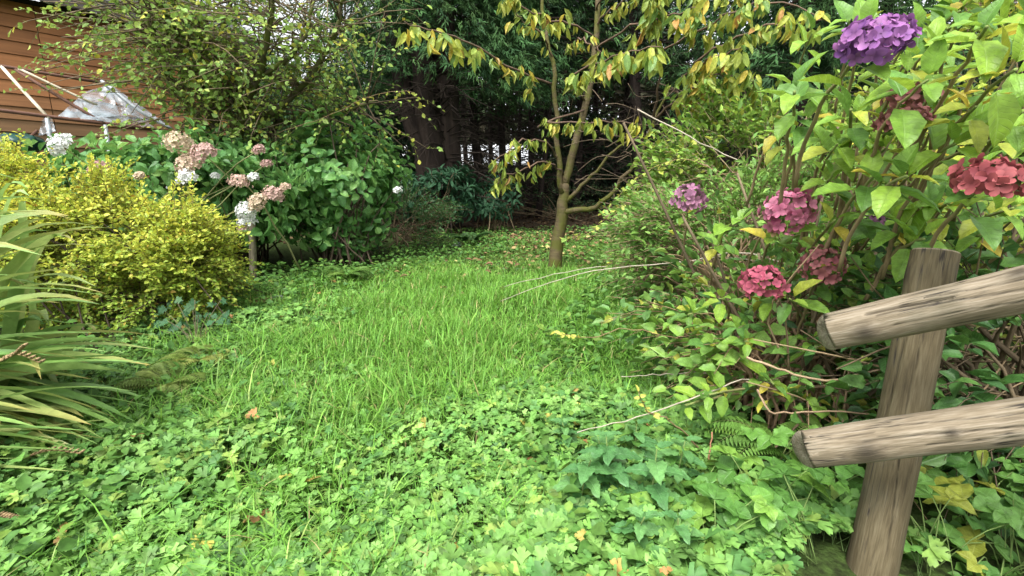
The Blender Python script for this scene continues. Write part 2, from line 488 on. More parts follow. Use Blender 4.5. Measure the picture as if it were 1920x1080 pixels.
def grassy(x, y):
    """1 where long grass wins over creeping buttercup"""
    c = np.exp(-np.clip(np.abs(y - 3.6) - 1.0, 0, 9) ** 2 / .45) * np.exp(-np.clip(np.abs(x + .45 - .10 * y) - .8, 0, 9) ** 2 / .45)
    band = np.exp(-((x + .62) / .22) ** 2) * (y < 2.6) * .55
    return np.clip(1.15 * c + band + .5 * (vnoise(x, y, 2.6, 4) - .5), 0, 1)

def lawn():
    rng = np.random.default_rng(11)
    # creeping buttercup
    mb = MB()
    T = [buttercup(s) for s in range(7)] + [buttercup(s, True) for s in range(4)]
    n = 31000
    x, y = field(rng, n, .55, 5.2, -.55, .55, 1.5)
    keep = rng.random(n) < np.where(y < 5, 1.0 - .93 * grassy(x, y), .3) * np.clip(.45 + 1.3 * vnoise(x, y, 6.5, 17), 0, 1) * np.clip((5.6 - y) / 2.0, .12, 1)
    keep &= np.hypot(x - .86, y - .90) > .22
    x, y = x[keep], y[keep]; n = len(x)
    h = .035 + .085 * vnoise(x, y, 4.5, 9) * rng.random(n) ** .6 + .02
    h *= np.clip(1.25 - .13 * y, .45, 1.1) * (1 - .55 * grassy(x, y))
    pos = np.stack([x, y, gz(x, y) + h], 1)
    fw = norm(np.stack([rng.standard_normal(n), rng.standard_normal(n) - .25, .25 * rng.standard_normal(n)], 1))
    nr = norm(np.stack([.34 * rng.standard_normal(n), .34 * rng.standard_normal(n) - .18, np.ones(n)], 1))
    sca = (.024 + .048 * rng.random(n) ** .8) * (.75 + .5 * vnoise(x, y, 3.3, 29)) * np.clip(1.1 - .05 * y, .7, 1.1)
    dk = vnoise(x, y, 1.7, 21)[:, None]
    col = pal(rng, n, [(.14, .285, .06), (.11, .245, .052), (.18, .33, .08), (.07, .175, .045), (.20, .30, .06)], [4, 3, 2, 2, 1], .2)
    col = col * (.82 + .36 * dk)
    cut = rng.random(n) < .012
    col[cut] = pal(rng, int(cut.sum()), [(.40, .38, .08), (.30, .16, .06)], None, .2)
    which = np.where(y < 2.1, rng.integers(0, 7, n), rng.integers(7, 11, n))
    for i, t in enumerate(T):
        k = which == i
        mb.scatter(t, pos[k], fw[k], nr[k], sca[k], col[k])
    k = rng.choice(n, 5000, replace=False)
    base = pos[k] + np.stack([.02 * rng.standard_normal(5000), .02 * rng.standard_normal(5000), -h[k]], 1)
    mid = (base + pos[k]) / 2 + .006 * rng.standard_normal((5000, 3))
    mb.tubes(np.stack([base, mid, pos[k]], 1), .0012, (.12, .2, .06), 3, False)
    o = mb.build('creeping_buttercup', M_LEAF)
    tag(o, 'creeping buttercup leaves carpeting the lawn in front', 'ground cover', kind='stuff')
    # grass
    mb = MB()
    nb = 105000
    x, y = field(rng, nb, .6, 8.2, -.3, .35, 1.25)
    g = grassy(x, y)
    keep = rng.random(nb) < np.where(y < 4.6, .2 + .8 * g, .75)
    keep &= np.hypot(x - .86, y - .90) > .3
    x, y = x[keep], y[keep]; nb = len(x)
    g = grassy(x, y)
    L = rng.uniform(.06, .135, nb) * (0.75 + .55 * vnoise(x, y, 5, 33))* np.where(rng.random(nb) < .06, 1.6, 1) * np.where(y > 4.3, np.clip(1 - (y - 4.3) * .5, .28, 1), 1)
    az = rng.uniform(0, 6.283, nb); lean = rng.uniform(.2, 1.3, nb) * L
    dx, dy = np.cos(az), np.sin(az)
    w = rng.uniform(.0015, .0034, nb) * np.clip(.8 + .12 * y, .9, 1.6)
    B = np.stack([x, y, gz(x, y)], 1)
    V = np.zeros((nb, 7, 3))
    for i, (t, ww) in enumerate(((0, 1), (.4, .95), (.75, .6), (1, 0))):
        cx = B + np.stack([dx * lean * t ** 1.8, dy * lean * t ** 1.8, L * (t - .35 * t ** 3 * (lean / L))], 1)
        sd = np.stack([-dy, dx, np.zeros(nb)], 1) * (w * ww)[:, None]
        if i < 3: V[:, 2 * i] = cx - sd; V[:, 2 * i + 1] = cx + sd
        else: V[:, 6] = cx
    ft = np.array([[0, 1, 3], [0, 3, 2], [2, 3, 5], [2, 5, 4], [4, 5, 6]])
    fc = (ft[None] + (np.arange(nb) * 7)[:, None, None]).reshape(-1, 3)
    col = pal(rng, nb, [(.135, .31, .042), (.105, .26, .036), (.175, .345, .055), (.25, .33, .09)], [4, 3, 3, .7], .2)
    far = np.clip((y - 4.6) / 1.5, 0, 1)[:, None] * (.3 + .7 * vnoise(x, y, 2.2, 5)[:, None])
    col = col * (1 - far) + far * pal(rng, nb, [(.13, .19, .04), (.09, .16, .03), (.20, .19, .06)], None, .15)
    dry = rng.random(nb) < .015
    col[dry] = pal(rng, int(dry.sum()), [(.42, .36, .16)], None, .15)
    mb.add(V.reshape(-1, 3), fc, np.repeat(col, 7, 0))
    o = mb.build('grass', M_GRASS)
    tag(o, 'long bright green grass down the middle of the lawn', 'grass', kind='stuff')
    # low cover at the back and under the shrubs
    mb = MB()
    T2 = [T_small(.75, .12), T_small(.6, .05, .15)]
    n = 26000
    y = rng.uniform(1.0, 8.6, n); x = np.where(rng.random(n) < .42, lawn_l(y) - rng.random(n) ** 1.3 * 1.5 + .3, lawn_r(y) + rng.random(n) ** 1.3 * 1.8 - .35)
    mid = rng.random(n) < .22
    xm, ym = field(rng, n, 4.2, 9.5, -.2, .2, .8)
    x = np.where(mid, xm, x); y = np.where(mid, ym, y)
    keep = ~((np.hypot(x - .86, y - .90) < .25))
    x, y, mid = x[keep], y[keep], mid[keep]; n = len(x)
    h = np.where(mid, .01 + .03 * rng.random(n), .02 + .15 * rng.random(n) * vnoise(x, y, 3.1, 8))
    pos = np.stack([x, y, gz(x, y) + h], 1)
    fw = np.stack([rng.standard_normal(n), rng.standard_normal(n), .25 * rng.standard_normal(n)], 1)
    nr = np.stack([.4 * rng.standard_normal(n), .4 * rng.standard_normal(n) - .2, np.ones(n)], 1)
    col = pal(rng, n, [(.08, .19, .035), (.06, .15, .03), (.11, .24, .045), (.14, .24, .04)], [3, 2, 3, 1], .18)
    for i in range(2):
        k = rng.random(n) < .5
        mb.scatter(T2[i], pos[k], fw[k], nr[k], rng.uniform(.028, .058, int(k.sum())), col[k])
    o = mb.build('ground_ivy', M_LEAF)
    tag(o, 'low leafy weeds spreading under the shrubs along the lawn', 'ground cover', kind='stuff')
    # fallen leaves
    mb = MB()
    n = 900
    x, y = field(rng, n, 3.9, 8.8, 0, .4, .8)
    keep = rng.random(n) < np.clip((y - 3.6) / 2, .1, .8)
    x, y = x[keep], y[keep]; n = len(x)
    pos = np.stack([x, y, gz(x, y) + rng.uniform(.012, .04, n)], 1)
    fw = np.stack([rng.standard_normal(n), rng.standard_normal(n), .25 * rng.standard_normal(n)], 1)
    nr = np.stack([.5 * rng.standard_normal(n), .5 * rng.standard_normal(n) - .4, np.ones(n)], 1)
    mb.scatter(T_small(.5, .14, .15), pos, fw, nr, rng.uniform(.05, .10, n), pal(rng, n, [(.21, .14, .07), (.30, .23, .10), (.15, .09, .05), (.40, .36, .14)], [3, 2, 3, 1], .2))
    n = 5000
    x = rng.uniform(-6, 7, n); y = rng.uniform(7.2, 15, n)
    pos = np.stack([x, y, gz(x, y) + rng.uniform(.005, .03, n)], 1)
    fw = np.stack([rng.standard_normal(n), rng.standard_normal(n), .25 * rng.standard_normal(n)], 1)
    nr = np.stack([.4 * rng.standard_normal(n), .4 * rng.standard_normal(n), np.ones(n)], 1)
    mb.scatter(T_small(.5, .14, .15), pos, fw, nr, rng.uniform(.05, .11, n), pal(rng, n, [(.07, .045, .025), (.045, .03, .018), (.11, .075, .04)], None, .2))
    o = mb.build('fallen_leaves', M_DRY)
    tag(o, 'fallen brown and yellow leaves scattered at the back of the lawn', 'leaf litter', kind='stuff')
lawn()

# ------------------------------------------------------------------ shared plant builders
def crown_points(rng, n, c, r, clumps=14, crad=.38, zmin=None, shell=.35):
    """points gathered in clumps inside an ellipsoid; returns points and outward directions"""
    c = np.asarray(c, float); r = np.asarray(r, float)
    cc = sph(rng, clumps) * (shell + (1 - shell) * rng.random((clumps, 1)) ** .5) * (1 - crad * .6)
    k = rng.integers(0, clumps, n)
    q = cc[k] + sph(rng, n) * crad * (.35 + .65 * rng.random((n, 1)))
    p = c + q * r
    d = norm(q * r / r.mean() + .35 * sph(rng, n))
    if zmin is not None:
        ok = p[:, 2] > gz(p[:, 0], p[:, 1]) + zmin
        p, d = p[ok], d[ok]
    return p, d

def sprays(rng, p0, d, L, k, size, droop=.25, spread=.9, up=1.0, flat=.5):
    """k leaves alternate along each twig"""
    N = len(p0)
    L = np.broadcast_to(L, (N,))
    d = norm(d)
    side = norm(np.cross(d, np.array([0, 0, 1.0]) + .3 * rng.standard_normal((N, 3))))
    t = (np.arange(k) + .6) / k
    pts = p0[:, None] + d[:, None] * (L[:, None] * t)[..., None] + np.array([0, 0, -1.0]) * (droop * L[:, None] * t ** 2)[..., None]
    sg = np.where(np.arange(k) % 2 == 0, 1, -1)[None, :, None]
    fw = d[:, None] * (.35 + .5 * t)[None, :, None] + side[:, None] * sg * spread * (1 - .6 * t)[None, :, None] + .3 * rng.standard_normal((N, k, 3)) + np.array([0, 0, -droop * .6])
    nr = np.array([0, 0, up]) + flat * rng.standard_normal((N, k, 3)) + .25 * d[:, None]
    s = rng.uniform(size[0], size[1], (N, k))
    tw = np.stack([p0, p0 + d * (L * .5)[:, None] + [0, 0, -.25] * (droop * L)[:, None], p0 + d * L[:, None] + [0, 0, -1] * (droop * L)[:, None]], 1)
    return pts.reshape(-1, 3), fw.reshape(-1, 3), nr.reshape(-1, 3), s.ravel(), tw

def leaf_meshes(name, Ts, cols, mat):
    out = []
    for T in Ts:
        for c in cols:
            out.append(MB().add(T['v'], T['f'], np.asarray(c), T['u']).mesh(name, mat))
    return out

def place_leaves(rng, parent, Ts, cols, wts, mat, pos, fw, nr, s, nobj=0, name='leaf', stuffname='foliage', jit=.15):
    """the nearest-looking leaves become objects, the rest one joined part"""
    n = len(pos)
    size = s / np.maximum(np.linalg.norm(pos - [0, 0, CAMH], axis=1), .3)
    wp = norm(pos - [0, 0, CAMH]); facing = np.abs((norm(nr) * wp).sum(1))
    # leaves on the camera side of the crown show largest
    front = -(pos[:, 1] - pos[:, 1].mean()) / (pos[:, 1].std() + 1e-6)
    order = np.argsort(-(size / size.mean() * (.5 + facing) + .45 * front))
    if nobj:
        me = leaf_meshes(name, Ts, cols, mat)
        w = np.tile(np.asarray(wts, float), len(Ts)); w /= w.sum()
        for i in order[:nobj]:
            put(name, me[rng.choice(len(me), p=w)], parent, pos[i], fw[i], nr[i], s[i])
    rest = order[nobj:]
    if nobj and len(rest) > 500:
        w = 2 * np.abs(Ts[0]['v'][:, 0]).max()
        Ts = [T_small(w, .15, .2), T_small(w * .88, .22, .1)]
    if len(rest):
        mb = MB()
        col = pal(rng, len(rest), cols, wts, jit)
        wh = rng.integers(0, len(Ts), len(rest))
        for i, T in enumerate(Ts):
            k = wh == i
            mb.scatter(T, pos[rest][k], fw[rest][k], nr[rest][k], s[rest][k], col[k])
        mb.build(stuffname, mat, parent, kind='stuff')

def shrub_stems(rng, parent, base, tips, r0, r1, col, mat=None, nobj=0, name='stem', sag=.12, join='twigs', sides=6, seg=8, spreadb=.12):
    mb = MB(); cnt = 0
    for i, t in enumerate(tips):
        b = np.asarray(base, float) + np.array([rng.normal(0, spreadb), rng.normal(0, spreadb), 0])
        b[2] = float(gz(b[0], b[1])) - .02
        c = b * .45 + t * .55 + np.array([rng.normal(0, sag), rng.normal(0, sag), abs(rng.normal(0, sag))])
        c[:2] = c[:2] * .6 + b[:2] * .4
        pts = bez(b, c, np.asarray(t, float), seg)
        pts[1:-1] += rng.normal(0, .012, (seg - 2, 3))
        R = np.linspace(r0, r1, seg) * rng.uniform(.75, 1.25)
        cc = np.asarray(col) * rng.uniform(.7, 1.25)
        if cnt < nobj:
            MB().tubes(pts, R, cc, sides).build(name, mat or M_STEM, parent); cnt += 1
        else:
            mb.tubes(pts, R, cc, sides)
    if mb.n: mb.build(join, mat or M_STEM, parent, kind='stuff')

# floret of a mophead hydrangea
def floret(seed, cup=.25):
    r = np.random.default_rng(seed)
    out = []
    for k in range(4):
        w = r.uniform(.85, 1.1)
        pt = [(-.05, 0), (-.30 * w, .22), (-.42 * w, .55), (-.28 * w, .86), (0, .97), (.28 * w, .86), (.42 * w, .55), (.30 * w, .22), (.05, 0)]
        L = T_outline([(a, b) for a, b in pt], fold=r.uniform(-.15, .3), center=(0, .5), cup=r.uniform(-.6, .5))
        L['v'][0, 2] = -.06
        out.append(xform(L, k * math.pi / 2 + r.normal(0, .1), r.uniform(.5, .58), pitch=r.normal(cup, .18), off=(0, 0, .03 * (k % 2))))
    return merge(out)
FLORETS = [floret(s) for s in range(5)]

def dome(rng, n, rx, ry, rz, low=-.35):
    i = np.arange(n) + .5
    z = 1 - (1 - low) * i / n
    a = i * 2.39996
    q = np.sqrt(np.clip(1 - z * z, 0, 1))
    d = np.stack([q * np.cos(a), q * np.sin(a), z], 1) + .07 * rng.standard_normal((n, 3))
    return d * [rx, ry, rz], norm(d)

def bloom(rng, parent, c, rx, rz, mats, fsize, n, tilt=(0, 0), objs=True):
    """a mophead: florets packed on a dome"""
    p, d = dome(rng, n, rx, rx, rz)
    tx, ty = tilt
    Rm = np.array(Matrix.Rotation(tx, 3, 'X') @ Matrix.Rotation(ty, 3, 'Y'))
    p, d = p @ Rm.T, d @ Rm.T
    p = p * (1 + .08 * rng.standard_normal((n, 1)))
    nr = norm(d + .25 * rng.standard_normal((n, 3)))
    fw = norm(np.cross(nr, rng.standard_normal((n, 3))))
    s = fsize * rng.uniform(.85, 1.2, n)
    if objs:
        h = MB().scatter(T_small(.5), np.array(c) + p * .55, d, fw, np.full(n, fsize * .6), np.tile([.10, .12, .05], (n, 1))).build('flower_head', M_LEAF, parent)
        me = [MB().add(T['v'], T['f'], (1, 1, 1), T['u']).mesh('floret', m) for T in FLORETS for m in mats]
        for i in range(n):
            put('floret', me[rng.integers(len(me))], h, np.array(c) + p[i], fw[i], nr[i], s[i])
        return h
    mb = MB()
    for i in range(n):
        T = FLORETS[i % 5]
        mb.scatter(T, (np.array(c) + p)[i:i + 1], fw[i:i + 1], nr[i:i + 1], s[i:i + 1], np.ones((1, 3)))
    return mb.build('flower_head', mats[0], parent)

# ------------------------------------------------------------------ the wood behind
def T_frond(seed, n=12):
    r = np.random.default_rng(seed)
    v, f = [], []
    def dia(o, d, L, w):
        sd = norm(np.array([-d[1], d[0], r.normal(0, .5)])); b = len(v)
        v.extend([o, o + d * L * .45 + sd * w, o + d * L + [0, 0, -.2 * L], o + d * L * .45 - sd * w])
        f.extend([[b, b + 1, b + 2], [b, b + 2, b + 3]])
    for i in range(n):
        t = r.uniform(0, .75); a = r.normal(0, .75)
        dia(np.array([r.normal(0, .09), t, -.2 * t * t + r.normal(0, .07)]), np.array([math.sin(a), math.cos(a), r.normal(-.25, .3)]), r.uniform(.2, .5), r.uniform(.02, .05))
    v = np.array(v)
    return dict(v=v, f=np.array(f), u=v.copy())
FRONDS = [T_frond(s) for s in range(4)]

def conifer(label, x, y, diam, height, zlow, crad, nfr, cols, seed, lean=(0, 0), group=None, stems=None, dead=18, fs=(.35, .65), barkcol=(.03, .022, .018), front=0):
    rng = np.random.default_rng(seed)
    b = gp(x, y, -.05)
    t = thing('conifer_tree', label, 'tree', b, group)
    z = np.linspace(0, height, 9)
    wob = np.cumsum(rng.normal(0, .055, (9, 2)), 0)
    axis = np.stack([b[0] + lean[0] * z + wob[:, 0], b[1] + lean[1] * z + wob[:, 1], b[2] + z], 1)
    if stems is None:
        R = diam / 2 * (1 - .75 * z / height); R[0] *= 1.35
        MB().tubes(spline(axis, 18), np.interp(np.linspace(0, 8, 18), np.arange(9), R), barkcol, 9).build('trunk', M_CONBARK, t)
    else:
        for pts, r0, r1 in stems:
            q = spline(pts, 16); q[2:] += rng.normal(0, .015, (14, 3))
            R = np.linspace(r0, r1, 16); R[0] *= 1.3
            MB().tubes(q, R, np.asarray(barkcol) * rng.uniform(.8, 1.3), 9).build('trunk', M_CONBARK, t)
    # dead lower twigs
    mb = MB()
    if dead:
        zz = rng.uniform(.5, zlow + .6, dead); a = rng.uniform(0, 6.283, dead); L = rng.uniform(.5, 1.3, dead) * min(1.2, crad)
        o = np.stack([np.interp(zz, z, axis[:, 0]), np.interp(zz, z, axis[:, 1]), b[2] + zz], 1)
        d = np.stack([np.cos(a), np.sin(a), rng.normal(.05, .2, dead)], 1)
        PT = np.stack([o, o + d * L[:, None] * .5 + [0, 0, .04], o + d * L[:, None] + [0, 0, -.16]], 1)
        mb.tubes(PT, np.array([.014, .009, .004]), (.05, .038, .03), 4)
        PT2 = PT[:, 1] + 0
        for _ in range(3):
            e = norm(d + .8 * rng.standard_normal((dead, 3))) * (L * .45)[:, None]
            mb.tubes(np.stack([PT2, PT2 + e * .5, PT2 + e + [0, 0, -.06]], 1), np.array([.006, .004, .002]), (.05, .04, .03), 3)
        mb.build('dead_branches', M_CONBARK, t, kind='stuff')
    # crown: limbs carrying drooping sprays
    zz = zlow + (height - zlow) * rng.random(nfr) ** 1.15
    a = rng.uniform(0, 6.283, nfr)
    rr = crad * (1 - .8 * ((zz - zlow) / (height - zlow)) ** 1.3) * (.25 + .75 * rng.random(nfr) ** .6)
    cl = rng.integers(0, 60, nfr)                      # clumping
    ca, cz = rng.uniform(0, 6.283, 60), rng.uniform(zlow, height, 60)
    use = rng.random(nfr) < .65
    a = np.where(use, ca[cl] + rng.normal(0, .28, nfr), a); zz = np.where(use, np.clip(cz[cl] + rng.normal(0, .3, nfr), zlow - .2, height), zz)
    ax = np.interp(zz, z, axis[:, 0]); ay = np.interp(zz, z, axis[:, 1])
    pos = np.stack([ax + rr * np.cos(a), ay + rr * np.sin(a), b[2] + zz - .18 * rr], 1)
    fw = np.stack([np.cos(a), np.sin(a), rng.normal(-.35, .3, nfr)], 1) + .4 * rng.standard_normal((nfr, 3))
    nr = np.array([0, 0, 1.0]) + .5 * rng.standard_normal((nfr, 3))
    col = pal(rng, nfr, cols, None, .2)
    mb = MB(); wh = rng.integers(0, 4, nfr)
    for i in range(4):
        k = wh == i
        mb.scatter(FRONDS[i], pos[k], fw[k], nr[k], rng.uniform(*fs, int(k.sum())), col[k])
    nl = 26
    zl = rng.uniform(zlow, height * .92, nl); al = rng.uniform(0, 6.283, nl)
    rl = crad * (1 - .8 * ((zl - zlow) / (height - zlow)) ** 1.3) * .9
    o = np.stack([np.interp(zl, z, axis[:, 0]), np.interp(zl, z, axis[:, 1]), b[2] + zl], 1)
    d = np.stack([np.cos(al) * rl, np.sin(al) * rl, -.12 * rl], 1)
    cr = mb.build('crown', M_CONIF, t, kind='stuff')
    MB().tubes(np.stack([o, o + d * .5 + [0, 0, .06], o + d], 1), np.array([.03, .018, .006]), (.05, .036, .027), 4).build('limbs', M_CONBARK, t, kind='stuff')
    return t

CG = [(.032, .085, .026), (.048, .115, .034), (.022, .06, .022), (.065, .13, .04)]
CB = [(.03, .06, .028), (.02, .045, .022), (.045, .08, .035)]

def big_conifer():
    Y = 9.0
    st = [([P(836, 440, Y), P(840, 300, Y), P(836, 120, Y), P(830, -80, Y), P(828, -260, Y)], .27, .16),
          ([P(822, 435, Y - .1), P(800, 300, Y - .1), P(762, 190, Y - .1), P(735, 60, Y - .15), P(700, -120, Y - .2)], .25, .10),
          ([P(828, 440, Y - .15), P(812, 300, Y - .2), P(795, 160, Y - .2), P(785, 20, Y - .2), P(780, -160, Y - .2)], .24, .13)]
    b = P(830, 430, Y)
    conifer('massive dark conifer with several trunks rising from one base', b[0], Y, .5, 7.5, 2.75, 2.3, 7600, CG, 3, stems=st, dead=140, fs=(.16, .34), barkcol=(.032, .023, .018))
big_conifer()

def xat(px, Y): return P(px, 300, Y)[0]
G_W = 'conifers of the shaded wood'
LW = 'slender dark conifer trunk in the shaded wood behind the lawn'
_w = [(905, 11.0, .24), (946, 12.0, .20), (988, 13.0, .17), (1005, 11.5, .13), (925, 14.5, .16), (1080, 13.5, .2), (1150, 14, .24), (1205, 12, .34),
      (1285, 13.5, .24), (1345, 11.5, .28), (965, 16, .16), (1120, 16.5, .2), (880, 16.5, .18), (1420, 13.5, .26), (1035, 15.5, .18), (1240, 16, .22), (770, 14, .2), (740, 16.5, .2)]
_wl = {905: 'straight dark conifer trunk next to the massive conifer', 1205: 'stout dark conifer trunk behind the forked cherry', 1345: 'stout dark conifer trunk behind the loose light green bush'}
for i, (px, Y, dm) in enumerate(_w):
    conifer(_wl.get(px, LW), xat(px, Y), Y, dm, 8.5 + (i % 3), .27 * Y + .2 + .25 * (i % 3), 1.9, 820, CB if i % 3 else CG, 100 + i, lean=((i * 37 % 7 - 3) * .018, 0), group=G_W, dead=70, fs=(.26, .5))
# conifers at the sides
for i, (px, Y, hh, zl, n, lb) in enumerate([(1620, 9.0, 7.5, 1.2, 2300, 'grey green conifer standing behind the purple hydrangea bloom'),
                                             (1480, 8.0, 7.0, 2.0, 2100, 'bushy dark conifer between the cherry and the hydrangea hedge'),
                                             (1830, 7.5, 6.5, .6, 1500, 'broad green conifer rising behind the hydrangea hedge'),
                                             (500, 13.0, 4.6, 1.6, 800, 'open green conifer behind the moss covered hazel'),
                                             (400, 13.5, 8.5, 1.0, 1300, 'tall green conifer beyond the end of the boarded building')]):
    conifer(lb, xat(px, Y), Y, .26, hh, zl, 2.0, n, [(.05, .09, .04), (.07, .12, .06), (.035, .07, .035)] if px > 1500 else CG, 300 + i, dead=40, fs=(.25, .45))

conifer('low dark young conifer left of the massive conifer', xat(692, 11.0), 11.0, .14, 3.3, .25, 1.5, 1500, CB, 331, dead=60, fs=(.3, .5))
conifer('dim young conifer behind the green hydrangea', xat(600, 12.0), 12.0, .14, 3.0, .3, 1.5, 1200, CG, 332, dead=50, fs=(.3, .5))
conifer('dark young conifer behind the cherry fork', xat(1110, 14.5), 14.5, .14, 3.0, .2, 1.7, 900, CB, 333, dead=50, fs=(.3, .55))

def far_wood():
    rng = np.random.default_rng(77)
    mb = MB()
    n = 5200
    x = rng.uniform(-26, 30, n); y = rng.uniform(25, 30, n); z = rng.uniform(0, 1, n) ** .8 * (8.5 + 2.5 * np.sin(x * .5) + 1.2 * np.sin(x * 1.7)) * np.where((x < -8) & (x > -13), .6, 1)
    n2 = 3600                                         # undergrowth between the far trunks
    x = np.concatenate([x, rng.uniform(-9, 12, n2)]); y = np.concatenate([y, rng.uniform(15.5, 19, n2)]); z = np.concatenate([z, .3 + rng.random(n2) ** 1.4 * (1.2 + 1.4 * (np.abs(x[-n2:] + .9) > 3.2))])
    n += n2
    pos = np.stack([x, y, z + .2], 1)
    fw = sph(rng, n) - [0, .3, .4]
    nr = np.array([0, -.5, .8]) + .6 * rng.standard_normal((n, 3))
    col = pal(rng, n, [(.025, .04, .016), (.035, .05, .02), (.04, .035, .022)], None, .2)
    for i in range(4):
        k = (np.arange(n) % 4) == i
        mb.scatter(FRONDS[i], pos[k], fw[k], nr[k], np.where(y[k] > 22, 2.3, .9) * rng.uniform(.7, 1.2, int(k.sum())), col[k])
    tag(mb.build('far_wood', M_CONIF), 'dark mass of far woodland behind the conifer trunks', 'woodland', kind='stuff')
far_wood()

def white_glasshouse():
    Y = 20.0
    a, b = P(735, 292, Y)[0], P(1000, 292, Y)[0]
    zt, zb = P(800, 272, Y + 1.2)[2], P(800, 305, Y)[2]
    t = thing('white_glasshouse', 'low white glazed building glimpsed between the conifer trunks', 'building', (((a + b) / 2), Y, float(gz(0, Y)) - .02))
    mw = mat_plain('white_paint', (.8, .81, .82), .5, nscale=3, namt=.06)
    md = mat_plain('dark_plinth', (.10, .10, .09), .8)
    mg = mat_plain('pale_glazing', (.72, .75, .78), .25, nscale=2, namt=.08)
    g0 = float(gz(0, Y)) - .02
    def box(mb, x0, x1, y0, y1, z0, z1):
        v = np.array([[x, y, z] for x in (x0, x1) for y in (y0, y1) for z in (z0, z1)])
        f = [[0, 1, 3], [0, 3, 2], [4, 6, 7], [4, 7, 5], [0, 4, 5], [0, 5, 1], [2, 3, 7], [2, 7, 6], [0, 2, 6], [0, 6, 4], [1, 5, 7], [1, 7, 3]]
        mb.add(v, f, (1, 1, 1))
    w = MB(); box(w, a, b, Y + .1, Y + 2.6, g0, zb); w.build('wall', md, t, smooth=False)
    n = 22
    for i in range(n):
        x0, x1 = a + (b - a) * i / n, a + (b - a) * (i + 1) / n
        v = np.array([[x0 + .03, Y - .05, zb], [x1 - .03, Y - .05, zb], [x1 - .03, Y + 1.25, zt], [x0 + .03, Y + 1.25, zt]])
        vv = np.concatenate([v, v - [0, 0, .03]])
        f = [[0, 1, 2], [0, 2, 3], [4, 6, 5], [4, 7, 6], [0, 5, 1], [0, 4, 5], [1, 6, 2], [1, 5, 6], [2, 7, 3], [2, 6, 7], [3, 4, 0], [3, 7, 4]]
        MB().add(vv, f, (1, 1, 1)).build('roof_panel', mg, t, smooth=False)
    for i in range(n + 1):
        x0 = a + (b - a) * i / n
        MB().tubes([[x0, Y - .08, zb - .02], [x0, Y + 1.25, zt + .02]], .035, (1, 1, 1), 4).build('glazing_bar', mw, t, smooth=False)
    r = MB(); box(r, a, b, Y - .12, Y - .06, zb - .1, zb - .02); r.build('gutter', mw, t, smooth=False)
white_glasshouse()

# ------------------------------------------------------------------ boarded building at the left
def mat_board():
    m, n, l, out = nodes('stained_boards')
    at = n.new('ShaderNodeAttribute'); at.attribute_name = 'Col'
    lu = n.new('ShaderNodeAttribute'); lu.attribute_name = 'luv'
    mp = n.new('ShaderNodeMapping'); mp.inputs['Scale'].default_value = (1.6, 40, 40); l.new(lu.outputs['Vector'], mp.inputs['Vector'])
    nz = n.new('ShaderNodeTexNoise'); nz.inputs['Scale'].default_value = 1; nz.inputs['Detail'].default_value = 6; l.new(mp.outputs[0], nz.inputs['Vector'])
    n2 = n.new('ShaderNodeTexNoise'); n2.inputs['Scale'].default_value = 1.3; n2.inputs['Detail'].default_value = 4; l.new(lu.outputs['Vector'], n2.inputs['Vector'])
    ad = n.new('ShaderNodeMath'); ad.operation = 'ADD'; l.new(nz.outputs['Fac'], ad.inputs[0]); l.new(n2.outputs['Fac'], ad.inputs[1])
    mr = n.new('ShaderNodeMapRange'); mr.inputs[1].default_value = .7; mr.inputs[2].default_value = 1.3; mr.inputs[3].default_value = .68; mr.inputs[4].default_value = 1.22; l.new(ad.outputs[0], mr.inputs[0])
    hs = n.new('ShaderNodeHueSaturation'); l.new(at.outputs['Color'], hs.inputs['Color']); l.new(mr.outputs[0], hs.inputs['Value'])
    pr = n.new('ShaderNodeBsdfPrincipled'); pr.inputs['Roughness'].default_value = .65; pr.inputs['Specular IOR Level'].default_value = .25
    bp = n.new('ShaderNodeBump'); bp.inputs['Strength'].default_value = .4; bp.inputs['Distance'].default_value = .004; l.new(nz.outputs['Fac'], bp.inputs['Height']); l.new(bp.outputs[0], pr.inputs['Normal'])
    l.new(hs.outputs[0], pr.inputs['Base Color']); l.new(pr.outputs[0], out.inputs['Surface'])
    return m
M_BOARD = mat_board()
WD = norm(np.array([.64, .77, 0])); WN = np.array([WD[1], -WD[0], 0])     # along the wall, out of the wall
W0 = P(80, 100, 6.6); W0[2] = 0

def wall_at(px, py):
    d = ray(px, py); o = np.array([0, 0, CAMH])
    t = ((W0 - o) @ WN) / (d @ WN)
    return o + d * t

